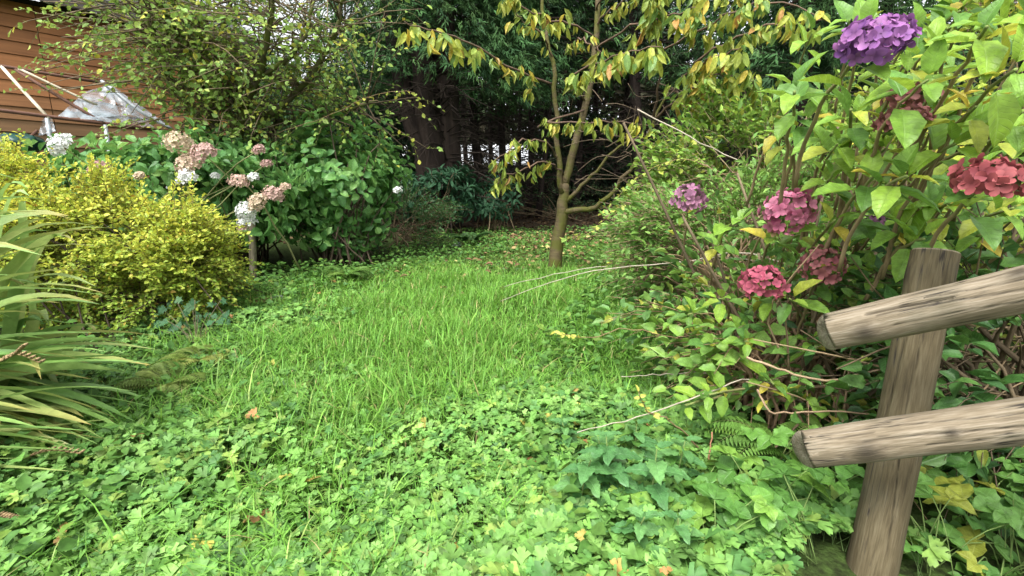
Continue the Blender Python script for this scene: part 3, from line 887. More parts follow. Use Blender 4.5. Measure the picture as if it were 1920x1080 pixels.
def building():
    rng = np.random.default_rng(5)
    s0 = (wall_at(-330, 150) - W0) @ WD
    s1 = (wall_at(430, 200) - W0) @ WD
    joints = [s0, (wall_at(78, 100) - W0) @ WD, s1]
    g0 = min(float(gz(*(W0 + WD * s)[:2])) for s in (s0, s1))
    top = wall_at(150, 18)[2]
    t = thing('boarded_building', 'orange brown wooden building with horizontal lapped boards', 'building', W0 + [0, 0, g0])
    H = .155
    nb = int((top - g0) / H)
    core = MB()
    def slab(mb, sa, sb, z0, z1, d0, d1, col, lap=0):
        v = []
        for s in (sa, sb):
            for (dd, z) in ((d0, z0), (d0, z1), (d1 + lap, z0), (d1, z1)):
                p = W0 + WD * s + WN * dd; v.append([p[0], p[1], z])
        f = [[0, 1, 3], [0, 3, 2], [4, 7, 5], [4, 6, 7], [0, 2, 6], [0, 6, 4], [1, 5, 7], [1, 7, 3], [2, 3, 7], [2, 7, 6], [0, 4, 5], [0, 5, 1]]
        u = [[s, z, dd] for s in (sa, sb) for (dd, z) in ((d0, z0), (d0, z1), (d1, z0), (d1, z1))]
        mb.add(v, f, col, np.array(u) + [0, 0, rng.uniform(0, 20)])
    slab(core, s0, s1, g0 - .1, top, -2.5, -.03, (.05, .035, .025)); core.build('wall_core', mat_plain('wall_core', (.04, .03, .022), .9), t, smooth=False)
    for i in range(nb):
        z = g0 + i * H
        k = np.clip((z - 1.7) / .5, 0, 1)               # lower boards have weathered browner
        for j in range(2):
            base = np.array([.20, .115, .055]) * (1 - k) + np.array([.35, .15, .058]) * k
            b = MB(); slab(b, joints[j] + .004, joints[j + 1] - .004, z, z + H - .004, -.02, .004, base * rng.uniform(.86, 1.1), .02)
            b.build('siding_board', M_BOARD, t, smooth=False)
    mr = mat_plain('roof_felt', (.035, .035, .035), .9, nscale=30)
    r = MB()
    prof = [(.35, top + .0), (.35, top + .09), (-1.5, top + .95), (-1.5, top + .86)]
    v, f = [], []
    for s in (s0 - .2, s1 + .25):
        for dd, z in prof:
            p = W0 + WD * s + WN * dd; v.append([p[0], p[1], z])
    f = [[0, 1, 5], [0, 5, 4], [1, 2, 6], [1, 6, 5], [2, 3, 7], [2, 7, 6], [3, 0, 4], [3, 4, 7], [0, 3, 2], [0, 2, 1], [4, 5, 6], [4, 6, 7]]
    r.add(v, f, (1, 1, 1)); ro = r.build('roof', mr, t, smooth=False)
    g = MB(); slab(g, s0 - .2, s1 + .25, top - .09, top + .03, .35, .375, (.1, .06, .03)); g.build('fascia', mat_plain('fascia', (.06, .05, .045), .6), ro, smooth=False)
building()

# ------------------------------------------------------------------ derelict frame with torn plastic, in front of the building
def frame():
    Y = 5.3
    def Q(px, py, off=0.0):
        # plane parallel to the building, 1.2 m out from it
        d = ray(px, py); o = np.array([0, 0, CAMH]); t = ((W0 + WN * (1.25 + off) - o) @ WN) / (d @ WN)
        return o + d * t
    b = Q(100, 250); b[2] = float(gz(b[0], b[1]))
    t = thing('plastic_tunnel_frame', 'derelict metal tunnel frame with torn clear plastic by the boarded wall', 'frame', b)
    rust = mat_plain('rusty_tube', (.13, .065, .045), .8, .2, nscale=25)
    pale = mat_plain('pale_batten', (.50, .44, .33), .7, nscale=14)
    galv = mat_plain('galvanised_tube', (.36, .39, .41), .5, .4, nscale=16)
    def bar(n, a, c, r, m, sides=8): MB().tubes(spline([a, (a + c) / 2 + [0, 0, -.006], c], 5), r, (1, 1, 1), sides).build(n, m, t)
    bar('top_rail', Q(-160, 95), Q(198, 156), .017, rust)
    bar('side_rail', Q(-160, 186, .35), Q(318, 246, .35), .019, rust)
    bar('diagonal_brace', Q(2, 124), Q(92, 222, .36), .017, pale)
    bar('diagonal_brace', Q(28, 130), Q(196, 232, .36), .017, rust)
    bar('diagonal_brace', Q(34, 128, .03), Q(182, 197, .2), .013, pale)
    bar('diagonal_brace', Q(70, 245, .3), Q(18, 285, .5), .014, rust)
    for px in (-30, 88, 197, 300):
        a = Q(px, 212 + px * .11, .352); c = a.copy(); c[2] = float(gz(c[0], c[1])) - .02
        bar('upright', c, a, .022, galv)
    # torn plastic sheet hung over the end hoop
    m, n, l, out = nodes('clear_plastic')
    pr = n.new('ShaderNodeBsdfPrincipled'); pr.inputs['Base Color'].default_value = (.34, .40, .45, 1); pr.inputs['Roughness'].default_value = .18; pr.inputs['Specular IOR Level'].default_value = .8
    tr = n.new('ShaderNodeBsdfTransparent'); ms = n.new('ShaderNodeMixShader')
    lu = n.new('ShaderNodeNewGeometry'); nz = n.new('ShaderNodeTexNoise'); nz.inputs['Scale'].default_value = 3.5; nz.inputs['Detail'].default_value = 3; nz.inputs['Distortion'].default_value = 1.2
    l.new(lu.outputs['Position'], nz.inputs['Vector'])
    mr = n.new('ShaderNodeMapRange'); mr.inputs[1].default_value = .35; mr.inputs[2].default_value = .62; mr.inputs[3].default_value = .08; mr.inputs[4].default_value = .7; l.new(nz.outputs['Fac'], mr.inputs[0])
    bp = n.new('ShaderNodeBump'); bp.inputs['Strength'].default_value = .8; bp.inputs['Distance'].default_value = .05; l.new(nz.outputs['Fac'], bp.inputs['Height']); l.new(bp.outputs[0], pr.inputs['Normal'])
    l.new(mr.outputs[0], ms.inputs[0]); l.new(tr.outputs[0], ms.inputs[1]); l.new(pr.outputs[0], ms.inputs[2]); l.new(ms.outputs[0], out.inputs['Surface'])
    rng = np.random.default_rng(8)
    def sheet(c00, c10, c01, c11, name='plastic_sheet', nu=18, nv=14, amp=.012):
        u, v = np.meshgrid(np.linspace(0, 1, nu), np.linspace(0, 1, nv))
        p = (c00 * ((1 - u) * (1 - v))[..., None] + c10 * (u * (1 - v))[..., None] + c01 * ((1 - u) * v)[..., None] + c11 * (u * v)[..., None])
        w = amp * (np.sin(u * 17 + v * 5) + .7 * np.sin(u * 9 - v * 14)) * (.3 + v)
        p = p + w[..., None] * WN + rng.normal(0, .0012, p.shape)
        i = (np.arange(nv - 1)[:, None] * nu + np.arange(nu - 1)).ravel()
        f = np.concatenate([np.stack([i, i + 1, i + nu + 1], 1), np.stack([i, i + nu + 1, i + nu], 1)])
        MB().add(p.reshape(-1, 3), f, (1, 1, 1)).build(name, m, t)
    sheet(Q(190, 153), Q(204, 156, .02), Q(232, 212, .3), Q(322, 240, .36))
    sheet(Q(160, 172, .02), Q(205, 158, .02), Q(104, 222, .36), Q(225, 218, .3), amp=.008)
    sheet(Q(186, 190, .1), Q(250, 205, .2), Q(150, 222, .36), Q(290, 240, .36), amp=.012)
    sheet(Q(80, 222, .34), Q(98, 222, .36), Q(72, 255, .4), Q(104, 246, .4), amp=.02, nu=6, nv=6)
    MB().tubes(spline([Q(190, 152, .01), Q(215, 170, .1), Q(262, 208, .25), Q(322, 242, .36)], 10), .02, (1, 1, 1), 8).build('end_hoop', galv, t)
    # dark green sheet bundled on the ground frame
    g = mat_plain('green_tarpaulin', (.012, .05, .04), .35, nscale=6, namt=.4, bump=.6)
    c = Q(38, 268, .3); d = sph(rng, 1)
    u, v = np.meshgrid(np.linspace(0, 2 * math.pi, 25), np.linspace(0, math.pi, 13))
    r = 1 + .16 * np.sin(5 * u + 3 * v) * np.sin(v) + .1 * np.sin(11 * u - 4 * v)
    p = np.stack([.2 * r * np.sin(v) * np.cos(u), .18 * r * np.sin(v) * np.sin(u), .09 * r * np.cos(v)], -1)
    p = p[..., 0:1] * WD + p[..., 1:2] * WN + p[..., 2:3] * np.array([0, 0, 1])
    nu, nv = 25, 13
    i = (np.arange(nv - 1)[:, None] * nu + np.arange(nu - 1)).ravel()
    f = np.concatenate([np.stack([i, i + 1, i + nu + 1], 1), np.stack([i, i + nu + 1, i + nu], 1)])
    MB().add(p.reshape(-1, 3) + c, f, (1, 1, 1)).build('green_sheet', g, t)
    # trestle planks that carry the bundled sheet
    bar('low_rail', Q(-160, 288, .3), Q(210, 300, .3), .02, galv)
    bar('corner_leg', Q(-8, 245, .45), Q(18, 300, .45), .02, galv)
frame()

# ------------------------------------------------------------------ moss covered hazel
def hazel():
    rng = np.random.default_rng(21)
    Y = 6.0
    b = gp(P(430, 300, Y)[0], Y, -.03)
    t = thing('hazel_tree', 'many stemmed hazel with mossy stems and yellowing leaves beside the boarded building', 'tree', b)
    limbs = [[(425, 395), (412, 260), (375, 180), (368, 95), (305, 20), (280, -60)],
             [(420, 395), (400, 270), (330, 170), (300, 110), (280, 40), (270, -60)],
             [(435, 395), (445, 260), (480, 150), (505, 60), (510, -60)],
             [(440, 395), (470, 270), (540, 190), (600, 120), (640, 20), (650, -40)],
             [(430, 395), (420, 280), (390, 120), (430, 30), (450, -60)],
             [(445, 395), (500, 260), (560, 225), (640, 210), (700, 190)],
             [(430, 395), (440, 250), (410, 190), (480, 150), (560, 90), (590, 0)]]
    axes = []
    for i, L in enumerate(limbs):
        dy = -1.1 if i < 3 else rng.uniform(-.9, .5)
        pts = [P(x, y, Y + dy * k / (len(L) - 1)) for k, (x, y) in enumerate(L)]
        pts[0] = np.array([b[0] + rng.normal(0, .1), b[1] + rng.normal(0, .08), b[2] - .02])
        q = spline(pts, 18); q[2:] += rng.normal(0, .012, (16, 3)); axes.append(q)
        MB().tubes(q, np.linspace(.055, .016, 18) * (1.15 if i < 3 else .85), (.10, .085, .055), 7).build('stem', M_MOSSY, t)
    tw = MB(); A, D = [], []
    for q in axes:
        for _ in range(60):
            k = rng.integers(5, 17); o = q[k]
            d = norm(np.array([rng.normal(-.1, .8), rng.normal(-.2, .6), rng.normal(.25, .5)])); L = rng.uniform(.35, 1.1)
            PT = spline([o, o + d * L * .5 + rng.normal(0, .05, 3), o + d * L + [0, 0, -.1 * L]], 6)
            tw.tubes(PT, np.linspace(.009, .003, 6), np.array([.17, .13, .08]) * rng.uniform(.6, 1.3), 4)
            for kk in (2, 3, 4, 5):
                A.append(PT[kk]); D.append(norm(d + .8 * rng.standard_normal(3) + [0, 0, -.05]))
    # long shoots reaching over the wall at the left
    for _ in range(46):
        o = axes[rng.integers(0, 5)][rng.integers(5, 15)]
        e = P(rng.uniform(60, 350), rng.uniform(-40, 175), Y - rng.uniform(.1, 1.0))
        PT = spline([o, (o + e) / 2 + [0, 0, .18] + rng.normal(0, .06, 3), e], 7)
        tw.tubes(PT, np.linspace(.009, .003, 7), np.array([.2, .16, .1]) * rng.uniform(.6, 1.2), 4)
        for kk in (3, 4, 5, 6):
            A.append(PT[kk]); D.append(norm(e - o + .5 * rng.standard_normal(3)))
    tw.build('twigs', M_BARK, t, kind='stuff')
    A = np.array(A); D = np.array(D)
    keep = rng.random(len(A)) < np.where(A[:, 0] < P(330, 100, Y)[0], .6, .85)
    A, D = A[keep], D[keep]
    p, fw, nr, s, tws = sprays(rng, A, D, rng.uniform(.15, .4, len(A)), 6, (.035, .07), droop=.4, flat=.7)
    keep = ~((p[:, 2] > P(600, 95, Y)[2]) & (p[:, 0] > P(560, 50, Y)[0]) & (rng.random(len(p)) < .72))
    p, fw, nr, s = p[keep], fw[keep], nr[keep], s[keep]
    place_leaves(rng, t, [T_small(.78, .1, .08), T_small(.7, .05, .15)], [(.18, .30, .06), (.24, .36, .07), (.13, .24, .055), (.42, .40, .05), (.30, .36, .07)], [4, 4, 3, .9, 1.5], M_LEAF, p, fw, nr, s)
    MB().tubes(tws, np.array([.003, .002, .001]), (.17, .15, .07), 3).build('leaf_stalks', M_BARK, t, kind='stuff')
hazel()

# ------------------------------------------------------------------ broad leaved bushes
HYD = [T_grid(.62, 5, fold=.28, droop=.3, tooth=.07, peak=.5, petiole=.06, seed=s, quilt=.012) for s in range(3)]

def leafy_bush(name, label, cat, c, r, ntip, leaf, cols, wts, seed, nobj, base=None, k=6, stemcol=(.16, .12, .07), mat=None, nst=14, clumps=26, zmin=.1, crad=.3, Ts=None, fl=.5, rosette=True):
    """shoots ending in rosettes of leaves"""
    rng = np.random.default_rng(seed)
    c = np.asarray(c, float)
    b = gp(c[0], c[1]) if base is None else np.asarray(base, float)
    t = thing(name, label, cat, b)
    p, d = crown_points(rng, ntip, c, r, clumps, crad, zmin, .55)
    d = norm(d + [0, -.1, .35])
    n = len(p)
    if rosette:
        a = (np.arange(k) * 2.39996)[None] + rng.uniform(0, 6.283, (n, 1))
        e1 = norm(np.cross(d, sph(rng, n))); e2 = np.cross(d, e1)
        out = e1[:, None] * np.cos(a)[..., None] + e2[:, None] * np.sin(a)[..., None]
        lift = np.linspace(.05, .75, k)[None, :, None]
        fw = out + d[:, None] * lift + [0, 0, -.1] + .15 * rng.standard_normal((n, k, 3))
        nr = d[:, None] - out * lift * .6 + .25 * rng.standard_normal((n, k, 3)) + [0, 0, .3]
        pos = p[:, None] + d[:, None] * (np.linspace(-.14, 0, k)[None, :, None]) + out * .01
        s = rng.uniform(leaf[0], leaf[1], (n, k)) * np.linspace(1.05, .7, k)
        pos, fw, nr, s = pos.reshape(-1, 3), fw.reshape(-1, 3), nr.reshape(-1, 3), s.ravel()
    else:
        pos, fw, nr, s, tw = sprays(rng, p, d, rng.uniform(.15, .4, n), k, leaf, droop=.3, flat=fl)
        MB().tubes(tw, np.array([.003, .002, .001]), np.array(stemcol), 3).build('twigs', M_STEM, t, kind='stuff')
    ok = pos[:, 2] > gz(pos[:, 0], pos[:, 1]) + .03
    place_leaves(rng, t, Ts or HYD, cols, wts, mat or M_VEIN, pos[ok], fw[ok], nr[ok], s[ok], nobj)
    pick = p[rng.choice(n, min(n, nst * 4), replace=False)]
    shrub_stems(rng, t, b, pick, .011, .004, stemcol, nobj=nst, spreadb=min(r[0], r[1]) * .3)
    return t, rng

# green hydrangea in the middle left
GB = P(625, 380, 5.3)
hyd_green, _r = leafy_bush('hydrangea_bush', 'tall green hydrangea with a single white bloom beside the wood', 'bush', (GB[0] + .03, 5.45, 1.06), (.88, .7, .88), 380, (.10, .16), [(.09, .23, .055), (.125, .285, .065), (.065, .18, .045), (.165, .33, .08)], [3, 3, 2, 1.5], 31, 295, clumps=44, stemcol=(.08, .06, .04))
GB2 = P(440, 250, 5.6)
leafy_bush('hydrangea_bush', 'green hydrangea without blooms under the mossy hazel', 'bush', (GB2[0], 5.6, 1.05), (.95, .5, .68), 260, (.10, .16), [(.075, .20, .05), (.105, .25, .06), (.06, .16, .045)], [3, 3, 2], 35, 200, clumps=40, stemcol=(.08, .06, .04))
M_WHITE = mat_petal('petal_white', (.62, .66, .60), (.82, .83, .82), trans=.2)
M_CREAM = mat_petal('petal_cream_pink', (.55, .50, .30), (.62, .40, .36), (.66, .60, .42))
M_DUSTY = mat_petal('petal_dusty_pink', (.46, .27, .25), (.56, .42, .34))
bloom(np.random.default_rng(4), hyd_green, P(746, 357, 4.8), .04, .034, [M_WHITE], .026, 26, objs=False)
_rr = np.random.default_rng(5)
leafy_extra = crown_points(_rr, 1, (0, 0, 0), (1, 1, 1))

# white and pink hydrangea behind the golden shrub
WB = P(330, 330, 4.7)
hyd_white, _r = leafy_bush('hydrangea_bush', 'hydrangea with white and faded pink blooms behind the golden shrub', 'bush', (WB[0] - .25, 4.75, 1.02), (1.6, .6, .60), 440, (.11, .17), [(.095, .24, .055), (.13, .29, .07), (.07, .19, .05), (.18, .33, .08)], [3, 3, 2, 1.5], 32, 295, clumps=60, crad=.3, stemcol=(.09, .07, .04))
_b = [(117, 273, 20, M_WHITE), (187, 320, 18, M_DUSTY), (335, 270, 22, M_CREAM), (382, 288, 21, M_DUSTY), (357, 310, 23, M_CREAM), (350, 335, 16, M_WHITE),
      (448, 342, 16, M_CREAM), (476, 333, 9, M_WHITE), (486, 281, 10, M_DUSTY), (500, 308, 9, M_DUSTY), (462, 395, 17, M_WHITE), (463, 418, 16, M_WHITE), (485, 380, 18, M_CREAM), (512, 366, 17, M_DUSTY),
      (535, 352, 9, M_CREAM), (404, 330, 6, M_WHITE), (455, 428, 9, M_CREAM), (262, 330, 7, M_CREAM)]
_rb = np.random.default_rng(6)
_tips = []
for px, py, rp, m in _b:
    Y = 4.05 + _rb.uniform(-.05, .1)
    c = P(px, py, Y); r = rp * Y / F
    bloom(_rb, hyd_white, c, r * .95, r * .8, [m], max(.028, r * .42), 80 if rp > 12 else 40, tilt=(_rb.normal(.35, .2), _rb.normal(0, .25)), objs=False)
    _tips.append(c)
shrub_stems(_rb, hyd_white, gp(WB[0], 4.6), _tips, .009, .004, (.16, .17, .07), nobj=18, name='flower_stalk', spreadb=.35)

# stake under the white blooms
def stake():
    f = G(474, 527)
    t = P(471, 400, f[1])
    o = MB().tubes(spline([f - [0, 0, .05], (f + t) / 2 + [.006, 0, 0], t], 8), [.034, .033, .032, .033, .032, .033, .032, .031], (.20, .175, .12), 10).build('wooden_stake', M_STEM, loc=f)
    tag(o, 'upright grey wooden stake under the two white blooms', 'stake')
stake()

# golden shrub
def golden():
    rng = np.random.default_rng(41)
    t = thing('golden_shrub', 'rounded golden yellow shrub with tiny leaves left of the lawn', 'bush', gp(-2.75, 3.35))
    cs = [((-2.95, 3.4, .58), (.95, .62, .53), 3400), ((-2.32, 3.3, .42), (.38, .45, .42), 1100), ((-3.75, 3.3, .82), (.8, .5, .44), 1800)]
    P0, D0 = [], []
    for c, r, n in cs:
        p, d = crown_points(rng, n, c, r, 48, .25, .06, .6)
        P0.append(p); D0.append(d)
    p, d = np.concatenate(P0), norm(np.concatenate(D0) + [0, -.05, .25])
    up = rng.choice(np.where(p[:, 2] > .75)[0], 160, replace=False)
    p = np.concatenate([p, p[up], p[up] + [0, 0, .1]]); d = np.concatenate([d, norm(np.array([0, 0, 1.0]) + .3 * sph(rng, 160)), norm(np.array([0, 0, 1.0]) + .3 * sph(rng, 160))])
    ps, fw, nr, s, tw = sprays(rng, p, d, rng.uniform(.08, .24, len(p)), 9, (.021, .038), droop=.2, flat=.7)
    mb = MB()
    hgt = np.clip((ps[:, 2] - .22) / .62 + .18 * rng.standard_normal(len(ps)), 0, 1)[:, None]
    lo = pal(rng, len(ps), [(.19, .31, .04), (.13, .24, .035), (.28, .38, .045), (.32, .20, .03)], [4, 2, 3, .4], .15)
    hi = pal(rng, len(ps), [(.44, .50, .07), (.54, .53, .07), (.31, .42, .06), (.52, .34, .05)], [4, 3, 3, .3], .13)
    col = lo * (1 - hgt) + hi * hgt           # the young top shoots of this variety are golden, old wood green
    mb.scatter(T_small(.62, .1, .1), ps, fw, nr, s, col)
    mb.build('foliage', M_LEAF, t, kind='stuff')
    MB().tubes(tw, np.array([.0022, .0018, .001]), (.14, .12, .04), 3).build('twigs', M_STEM, t, kind='stuff')
    shrub_stems(rng, t, gp(-2.6, 3.4), p[rng.choice(len(p), 60, replace=False)], .006, .002, (.06, .045, .03), nobj=12, spreadb=.3)
golden()

# ------------------------------------------------------------------ crocosmia at the left front
def blade_strip(mb, pts, w, col, colt, twist=0):
    n = len(pts)
    T = norm(np.gradient(pts, axis=0))
    side = norm(np.cross(T, np.array([0, .25, 1.0]) + twist))
    nn = np.cross(side, T)
    t = np.linspace(0, 1, n)[:, None]
    ww = w * np.minimum(1, .45 + 2.2 * t) * np.clip((1 - t) * 2.6, 0, 1) ** .7
    L, R = pts - side * ww, pts + side * ww
    C = pts - nn * ww * .35
    V = np.stack([L, C, R], 1).reshape(-1, 3)
    f = []
    for i in range(n - 1):
        for j in range(2):
            a = 3 * i + j; f += [[a, a + 1, a + 4], [a, a + 4, a + 3]]
    c = np.repeat(col * (1 - t ** 5) + colt * t ** 5, 3, 0)
    u = np.zeros((3 * n, 3)); u[:, 0] = np.tile([-1, 0, 1], n); u[:, 1] = np.repeat(t[:, 0], 3)
    mb.add(V, f, c, u)

def crocosmia():
    rng = np.random.default_rng(51)
    t = thing('crocosmia_clump', 'clump of arching sword shaped green leaves at the lawn edge by the golden shrub', 'plant', gp(-2.25, 1.75))
    m = mat_leaf('sword_leaf', .3, .42, .4, mottle=.1)
    tips = []
    for _ in range(52): tips.append((rng.uniform(60, 300), rng.uniform(600, 860), rng.uniform(1.45, 2.0), 0))
    for _ in range(30): tips.append((rng.uniform(20, 215), rng.uniform(400, 620), rng.uniform(1.5, 2.1), .15))
    for _ in range(9): tips.append((rng.uniform(-40, 110), rng.uniform(330, 430), rng.uniform(1.6, 2.2), .3))
    for _ in range(40): tips.append((rng.uniform(-40, 230), rng.uniform(770, 905), rng.uniform(1.3, 1.7), -.25))
    tips += [(298, 630, 1.75, .1), (278, 655, 1.8, .0), (190, 425, 1.7, .35), (172, 560, 1.75, .3), (80, 480, 1.5, .35), (195, 820, 1.5, .55), (228, 790, 1.55, .5)]
    for px, py, Y, up in tips:
        R = np.array([rng.uniform(-2.9, -2.2), Y + rng.uniform(-.1, .45), 0]); R[2] = gz(R[0], R[1])
        E = P(px, py, Y); E[2] = max(E[2], gz(E[0], E[1]) + .05)
        C = R * .5 + E * .5
        C[2] = max(R[2] + .22, E[2]) + rng.uniform(.0, .16) + up * .3
        pts = bez(R, C, E, 11); pts[:, 1] += .03 * np.sin(np.linspace(0, 3, 11)) * rng.normal()
        ok = pal(rng, 1, [(.17, .30, .075), (.23, .36, .11), (.12, .24, .06), (.30, .36, .12)], [3, 3, 2, 1 if py < 770 else 4], .1)[0]
        mb = MB(); blade_strip(mb, pts, rng.uniform(.015, .028), ok, np.array([.36, .30, .10]) if rng.random() < .35 else ok * 1.1, twist=.35 * rng.standard_normal(3))
        mb.build('blade', m, t)
    for a, c, b in (((-40, 700, 1.5), (25, 665, 1.45), (75, 680, 1.4)), ((-30, 690, 1.5), (20, 668, 1.4), (42, 650, 1.35)), ((20, 870, 1.4), (90, 845, 1.4), (150, 850, 1.35)), ((-40, 960, 1.25), (0, 968, 1.2), (26, 975, 1.2))):
        pts = spline([P(*a), P(*c), P(*b)], 12)
        s = MB().tubes(pts, .0025, (.24, .17, .08), 4)
        for k in range(3, 12):
            for sg in (-1, 1):
                d = norm(np.array([.6, sg * .5, .5])); s.tubes([pts[k], pts[k] + d * .008, pts[k] + d * .016], [.002, .005, .002], (.27, .19, .10), 4)
        s.build('seed_head', M_STEM, t)
crocosmia()

# ------------------------------------------------------------------ dark shrubs under the conifers
RHO = [T_grid(.32, 5, fold=.2, droop=.25, tooth=0, peak=.55, petiole=.08, seed=s + 9) for s in range(2)]
RC = [(.025, .075, .035), (.035, .10, .045), (.05, .12, .06)]
c = P(818, 385, 8.2)
leafy_bush('rhododendron', 'dark rhododendron growing at the foot of the massive conifer', 'bush', (c[0], 8.2, .95), (.85, .6, .62), 90, (.14, .2), RC, [2, 3, 1], 61, 120, k=8, Ts=RHO, mat=M_GLOSS, nst=6)
c = P(925, 400, 8.6)
leafy_bush('rhododendron', 'dark leafy rhododendron between two slender conifer trunks', 'bush', (c[0], 8.7, .85), (.62, .5, .5), 60, (.13, .19), RC, [2, 3, 1], 62, 80, k=8, Ts=RHO, mat=M_GLOSS, nst=6)
c = P(735, 450, 6.4)
leafy_bush('evergreen_shrub', 'low dark small leaved shrub between the green hydrangea and the rhododendron', 'bush', (c[0], 6.7, .55), (.85, .6, .42), 500, (.03, .05), [(.035, .10, .025), (.05, .13, .03), (.025, .07, .02)], [3, 2, 2], 63, 0, k=7, rosette=False, Ts=[T_small(.6)], mat=M_LEAF, nst=6, zmin=.03)
c = P(1290, 400, 7.4)
leafy_bush('evergreen_shrub', 'dark shrub in shade behind the cherry trunk', 'bush', (c[0] + .3, 7.8, .6), (1.2, .6, .6), 420, (.04, .06), [(.035, .10, .025), (.05, .13, .03), (.025, .07, .02)], [3, 2, 2], 64, 0, k=7, rosette=False, Ts=[T_small(.5)], mat=M_LEAF, nst=6, zmin=.03)
c = P(1010, 430, 10)
leafy_bush('evergreen_shrub', 'dim sparse undergrowth bush among the slender conifer trunks', 'bush', (c[0] + .6, 11.5, .7), (2.6, .8, .5), 300, (.05, .08), [(.03, .07, .02), (.045, .09, .03)], [1, 1], 65, 0, k=6, rosette=False, Ts=[T_small(.5)], mat=M_LEAF, nst=6, zmin=.03)

# ------------------------------------------------------------------ the cherry
def cherry():
    rng = np.random.default_rng(71)
    f0 = G(1040, 507); Y = f0[1]
    t = thing('cherry_tree', 'young cherry with drooping yellowing leaves and forked mossy trunk', 'tree', f0)
    C = np.array([.105, .08, .042])
    def limb(name, pts, r0, r1, n=14, obj=True, mat=M_CHERRY, wob=.006, col=C, sides=10):
        q = spline(pts, n); q[1:-1] += rng.normal(0, wob, (n - 2, 3))
        R = np.linspace(r0, r1, n)
        return q, MB().tubes(q, R, col, sides)
    pxm = Y / F
    q, mb = limb('trunk', [f0 - [0, 0, .06], P(1042, 480, Y), P(1051, 420, Y), P(1056, 375, Y), P(1058, 345, Y)], 14 * pxm, 8.5 * pxm, 16)
    mb.build('trunk', M_CHERRY, t)
    q1, mb = limb('limb', [P(1058, 352, Y), P(1075, 285, Y), P(1098, 200, Y), P(1113, 120, Y), P(1118, 40, Y), P(1122, -60, Y), P(1125, -240, Y)], 7.5 * pxm, 3.2 * pxm, 22, wob=.01)
    mb.build('limb', M_CHERRY, t)
    q2, mb = limb('limb', [P(1055, 362, Y - .02), P(1048, 310, Y - .04), P(1043, 240, Y - .06), P(1040, 150, Y - .08), P(1030, 80, Y - .1), P(1015, 0, Y - .12), P(1010, -60, Y - .12)], 5.5 * pxm, 2.2 * pxm, 20, wob=.01)
    mb.build('limb', M_CHERRY, t)
    _, mb = limb('limb', [P(1052, 398, Y), P(1090, 393, Y - .1), P(1125, 384, Y - .2), P(1160, 345, Y - .25), P(1200, 290, Y - .3), P(1225, 225, Y - .3), P(1255, 170, Y - .35)], 5.5 * pxm, 1.6 * pxm, 18, wob=.01)
    mb.build('limb', M_CHERRY, t)
    _, mb = limb('limb', [P(1056, 385, Y), P(1085, 355, Y - .05), P(1112, 325, Y - .1), P(1150, 285, Y - .2), P(1185, 262, Y - .25)], 4 * pxm, 1.6 * pxm, 14, wob=.01)
    mb.build('limb', M_CHERRY, t)
    B = [  # (pixel points with depth offset, leaf span start, clusters, leaf length)
        ([(1042, 160, 0), (970, 135, -.5), (905, 92, -.9), (850, 72, -1.2), (800, 55, -1.35), (758, 40, -1.5)], .08, 24, .17, 3.4),
        ([(1098, 190, 0), (1060, 150, -.4), (1120, 122, -.9), (1190, 95, -1.3), (1240, 88, -1.5)], .3, 26, .2, 4.2),
        ([(1100, 205, 0), (1010, 236, -.5), (1080, 226, -.7), (1150, 228, -.8), (1225, 236, -.8)], .3, 20, .15, 3.4),
        ([(1050, 300, 0), (1030, 272, -.3), (985, 262, -.5), (945, 288, -.7), (930, 300, -.8)], .25, 17, .15, 3.2),
        ([(1058, 330, 0), (1030, 305, -.3), (990, 312, -.5), (950, 332, -.6), (932, 345, -.7)], .2, 15, .15, 3.2),
        ([(1116, 70, 0), (1070, 45, -.4), (1010, 28, -.7), (960, 0, -1.0), (940, -30, -1.0)], .15, 18, .16, 3.4),
        ([(1040, 130, 0), (1020, 70, -.3), (985, 40, -.5), (955, 10, -.6)], .2, 10, .14, 3),
        ([(1060, 95, 0), (1085, 75, -.3), (1115, 85, -.5), (1150, 140, -.5)], .2, 11, .14, 3),
        ([(1118, 45, 0), (1170, 0, -.3), (1240, -30, -.6)], .2, 12, .15, 3),
        ([(1115, 95, 0), (1180, 50, -.5), (1260, 28, -1.0), (1330, 10, -1.3)], .35, 18, .19, 4),
        ([(1255, 170, -.35), (1300, 130, -.8), (1345, 105, -1.1), (1395, 85, -1.3)], .1, 18, .18, 4.0),
        ([(1225, 225, -.3), (1290, 170, -.8), (1350, 140, -1.1), (1420, 150, -1.2)], .2, 18, .18, 4.2),
        ([(1200, 120, -.2), (1290, 70, -.8), (1370, 25, -1.2), (1450, 0, -1.4), (1550, 40, -1.5)], .25, 22, .17, 3.6),
        ([(1255, 170, -.35), (1320, 200, -.8), (1390, 200, -1.0), (1440, 230, -1.1)], .2, 18, .16, 4),
        ([(1300, 120, -.6), (1400, 60, -1.0), (1480, 45, -1.2), (1540, 38, -1.3)], .25, 14, .15, 4),
        ([(1185, 262, -.25), (1300, 290, -.6), (1400, 300, -.9), (1480, 290, -1.0)], .3, 18, .14, 3.6),
        ([(1118, 20, 0), (1150, -40, -.4), (1290, -20, -1.0), (1400, -15, -1.2)], .3, 16, .17, 3.6),
        ([(1225, 225, -.3), (1240, 120, -.7), (1225, 30, -.9), (1240, -30, -1)], .3, 14, .17, 3.6),
    ]
    LP, LF, LN, LS = [], [], [], []
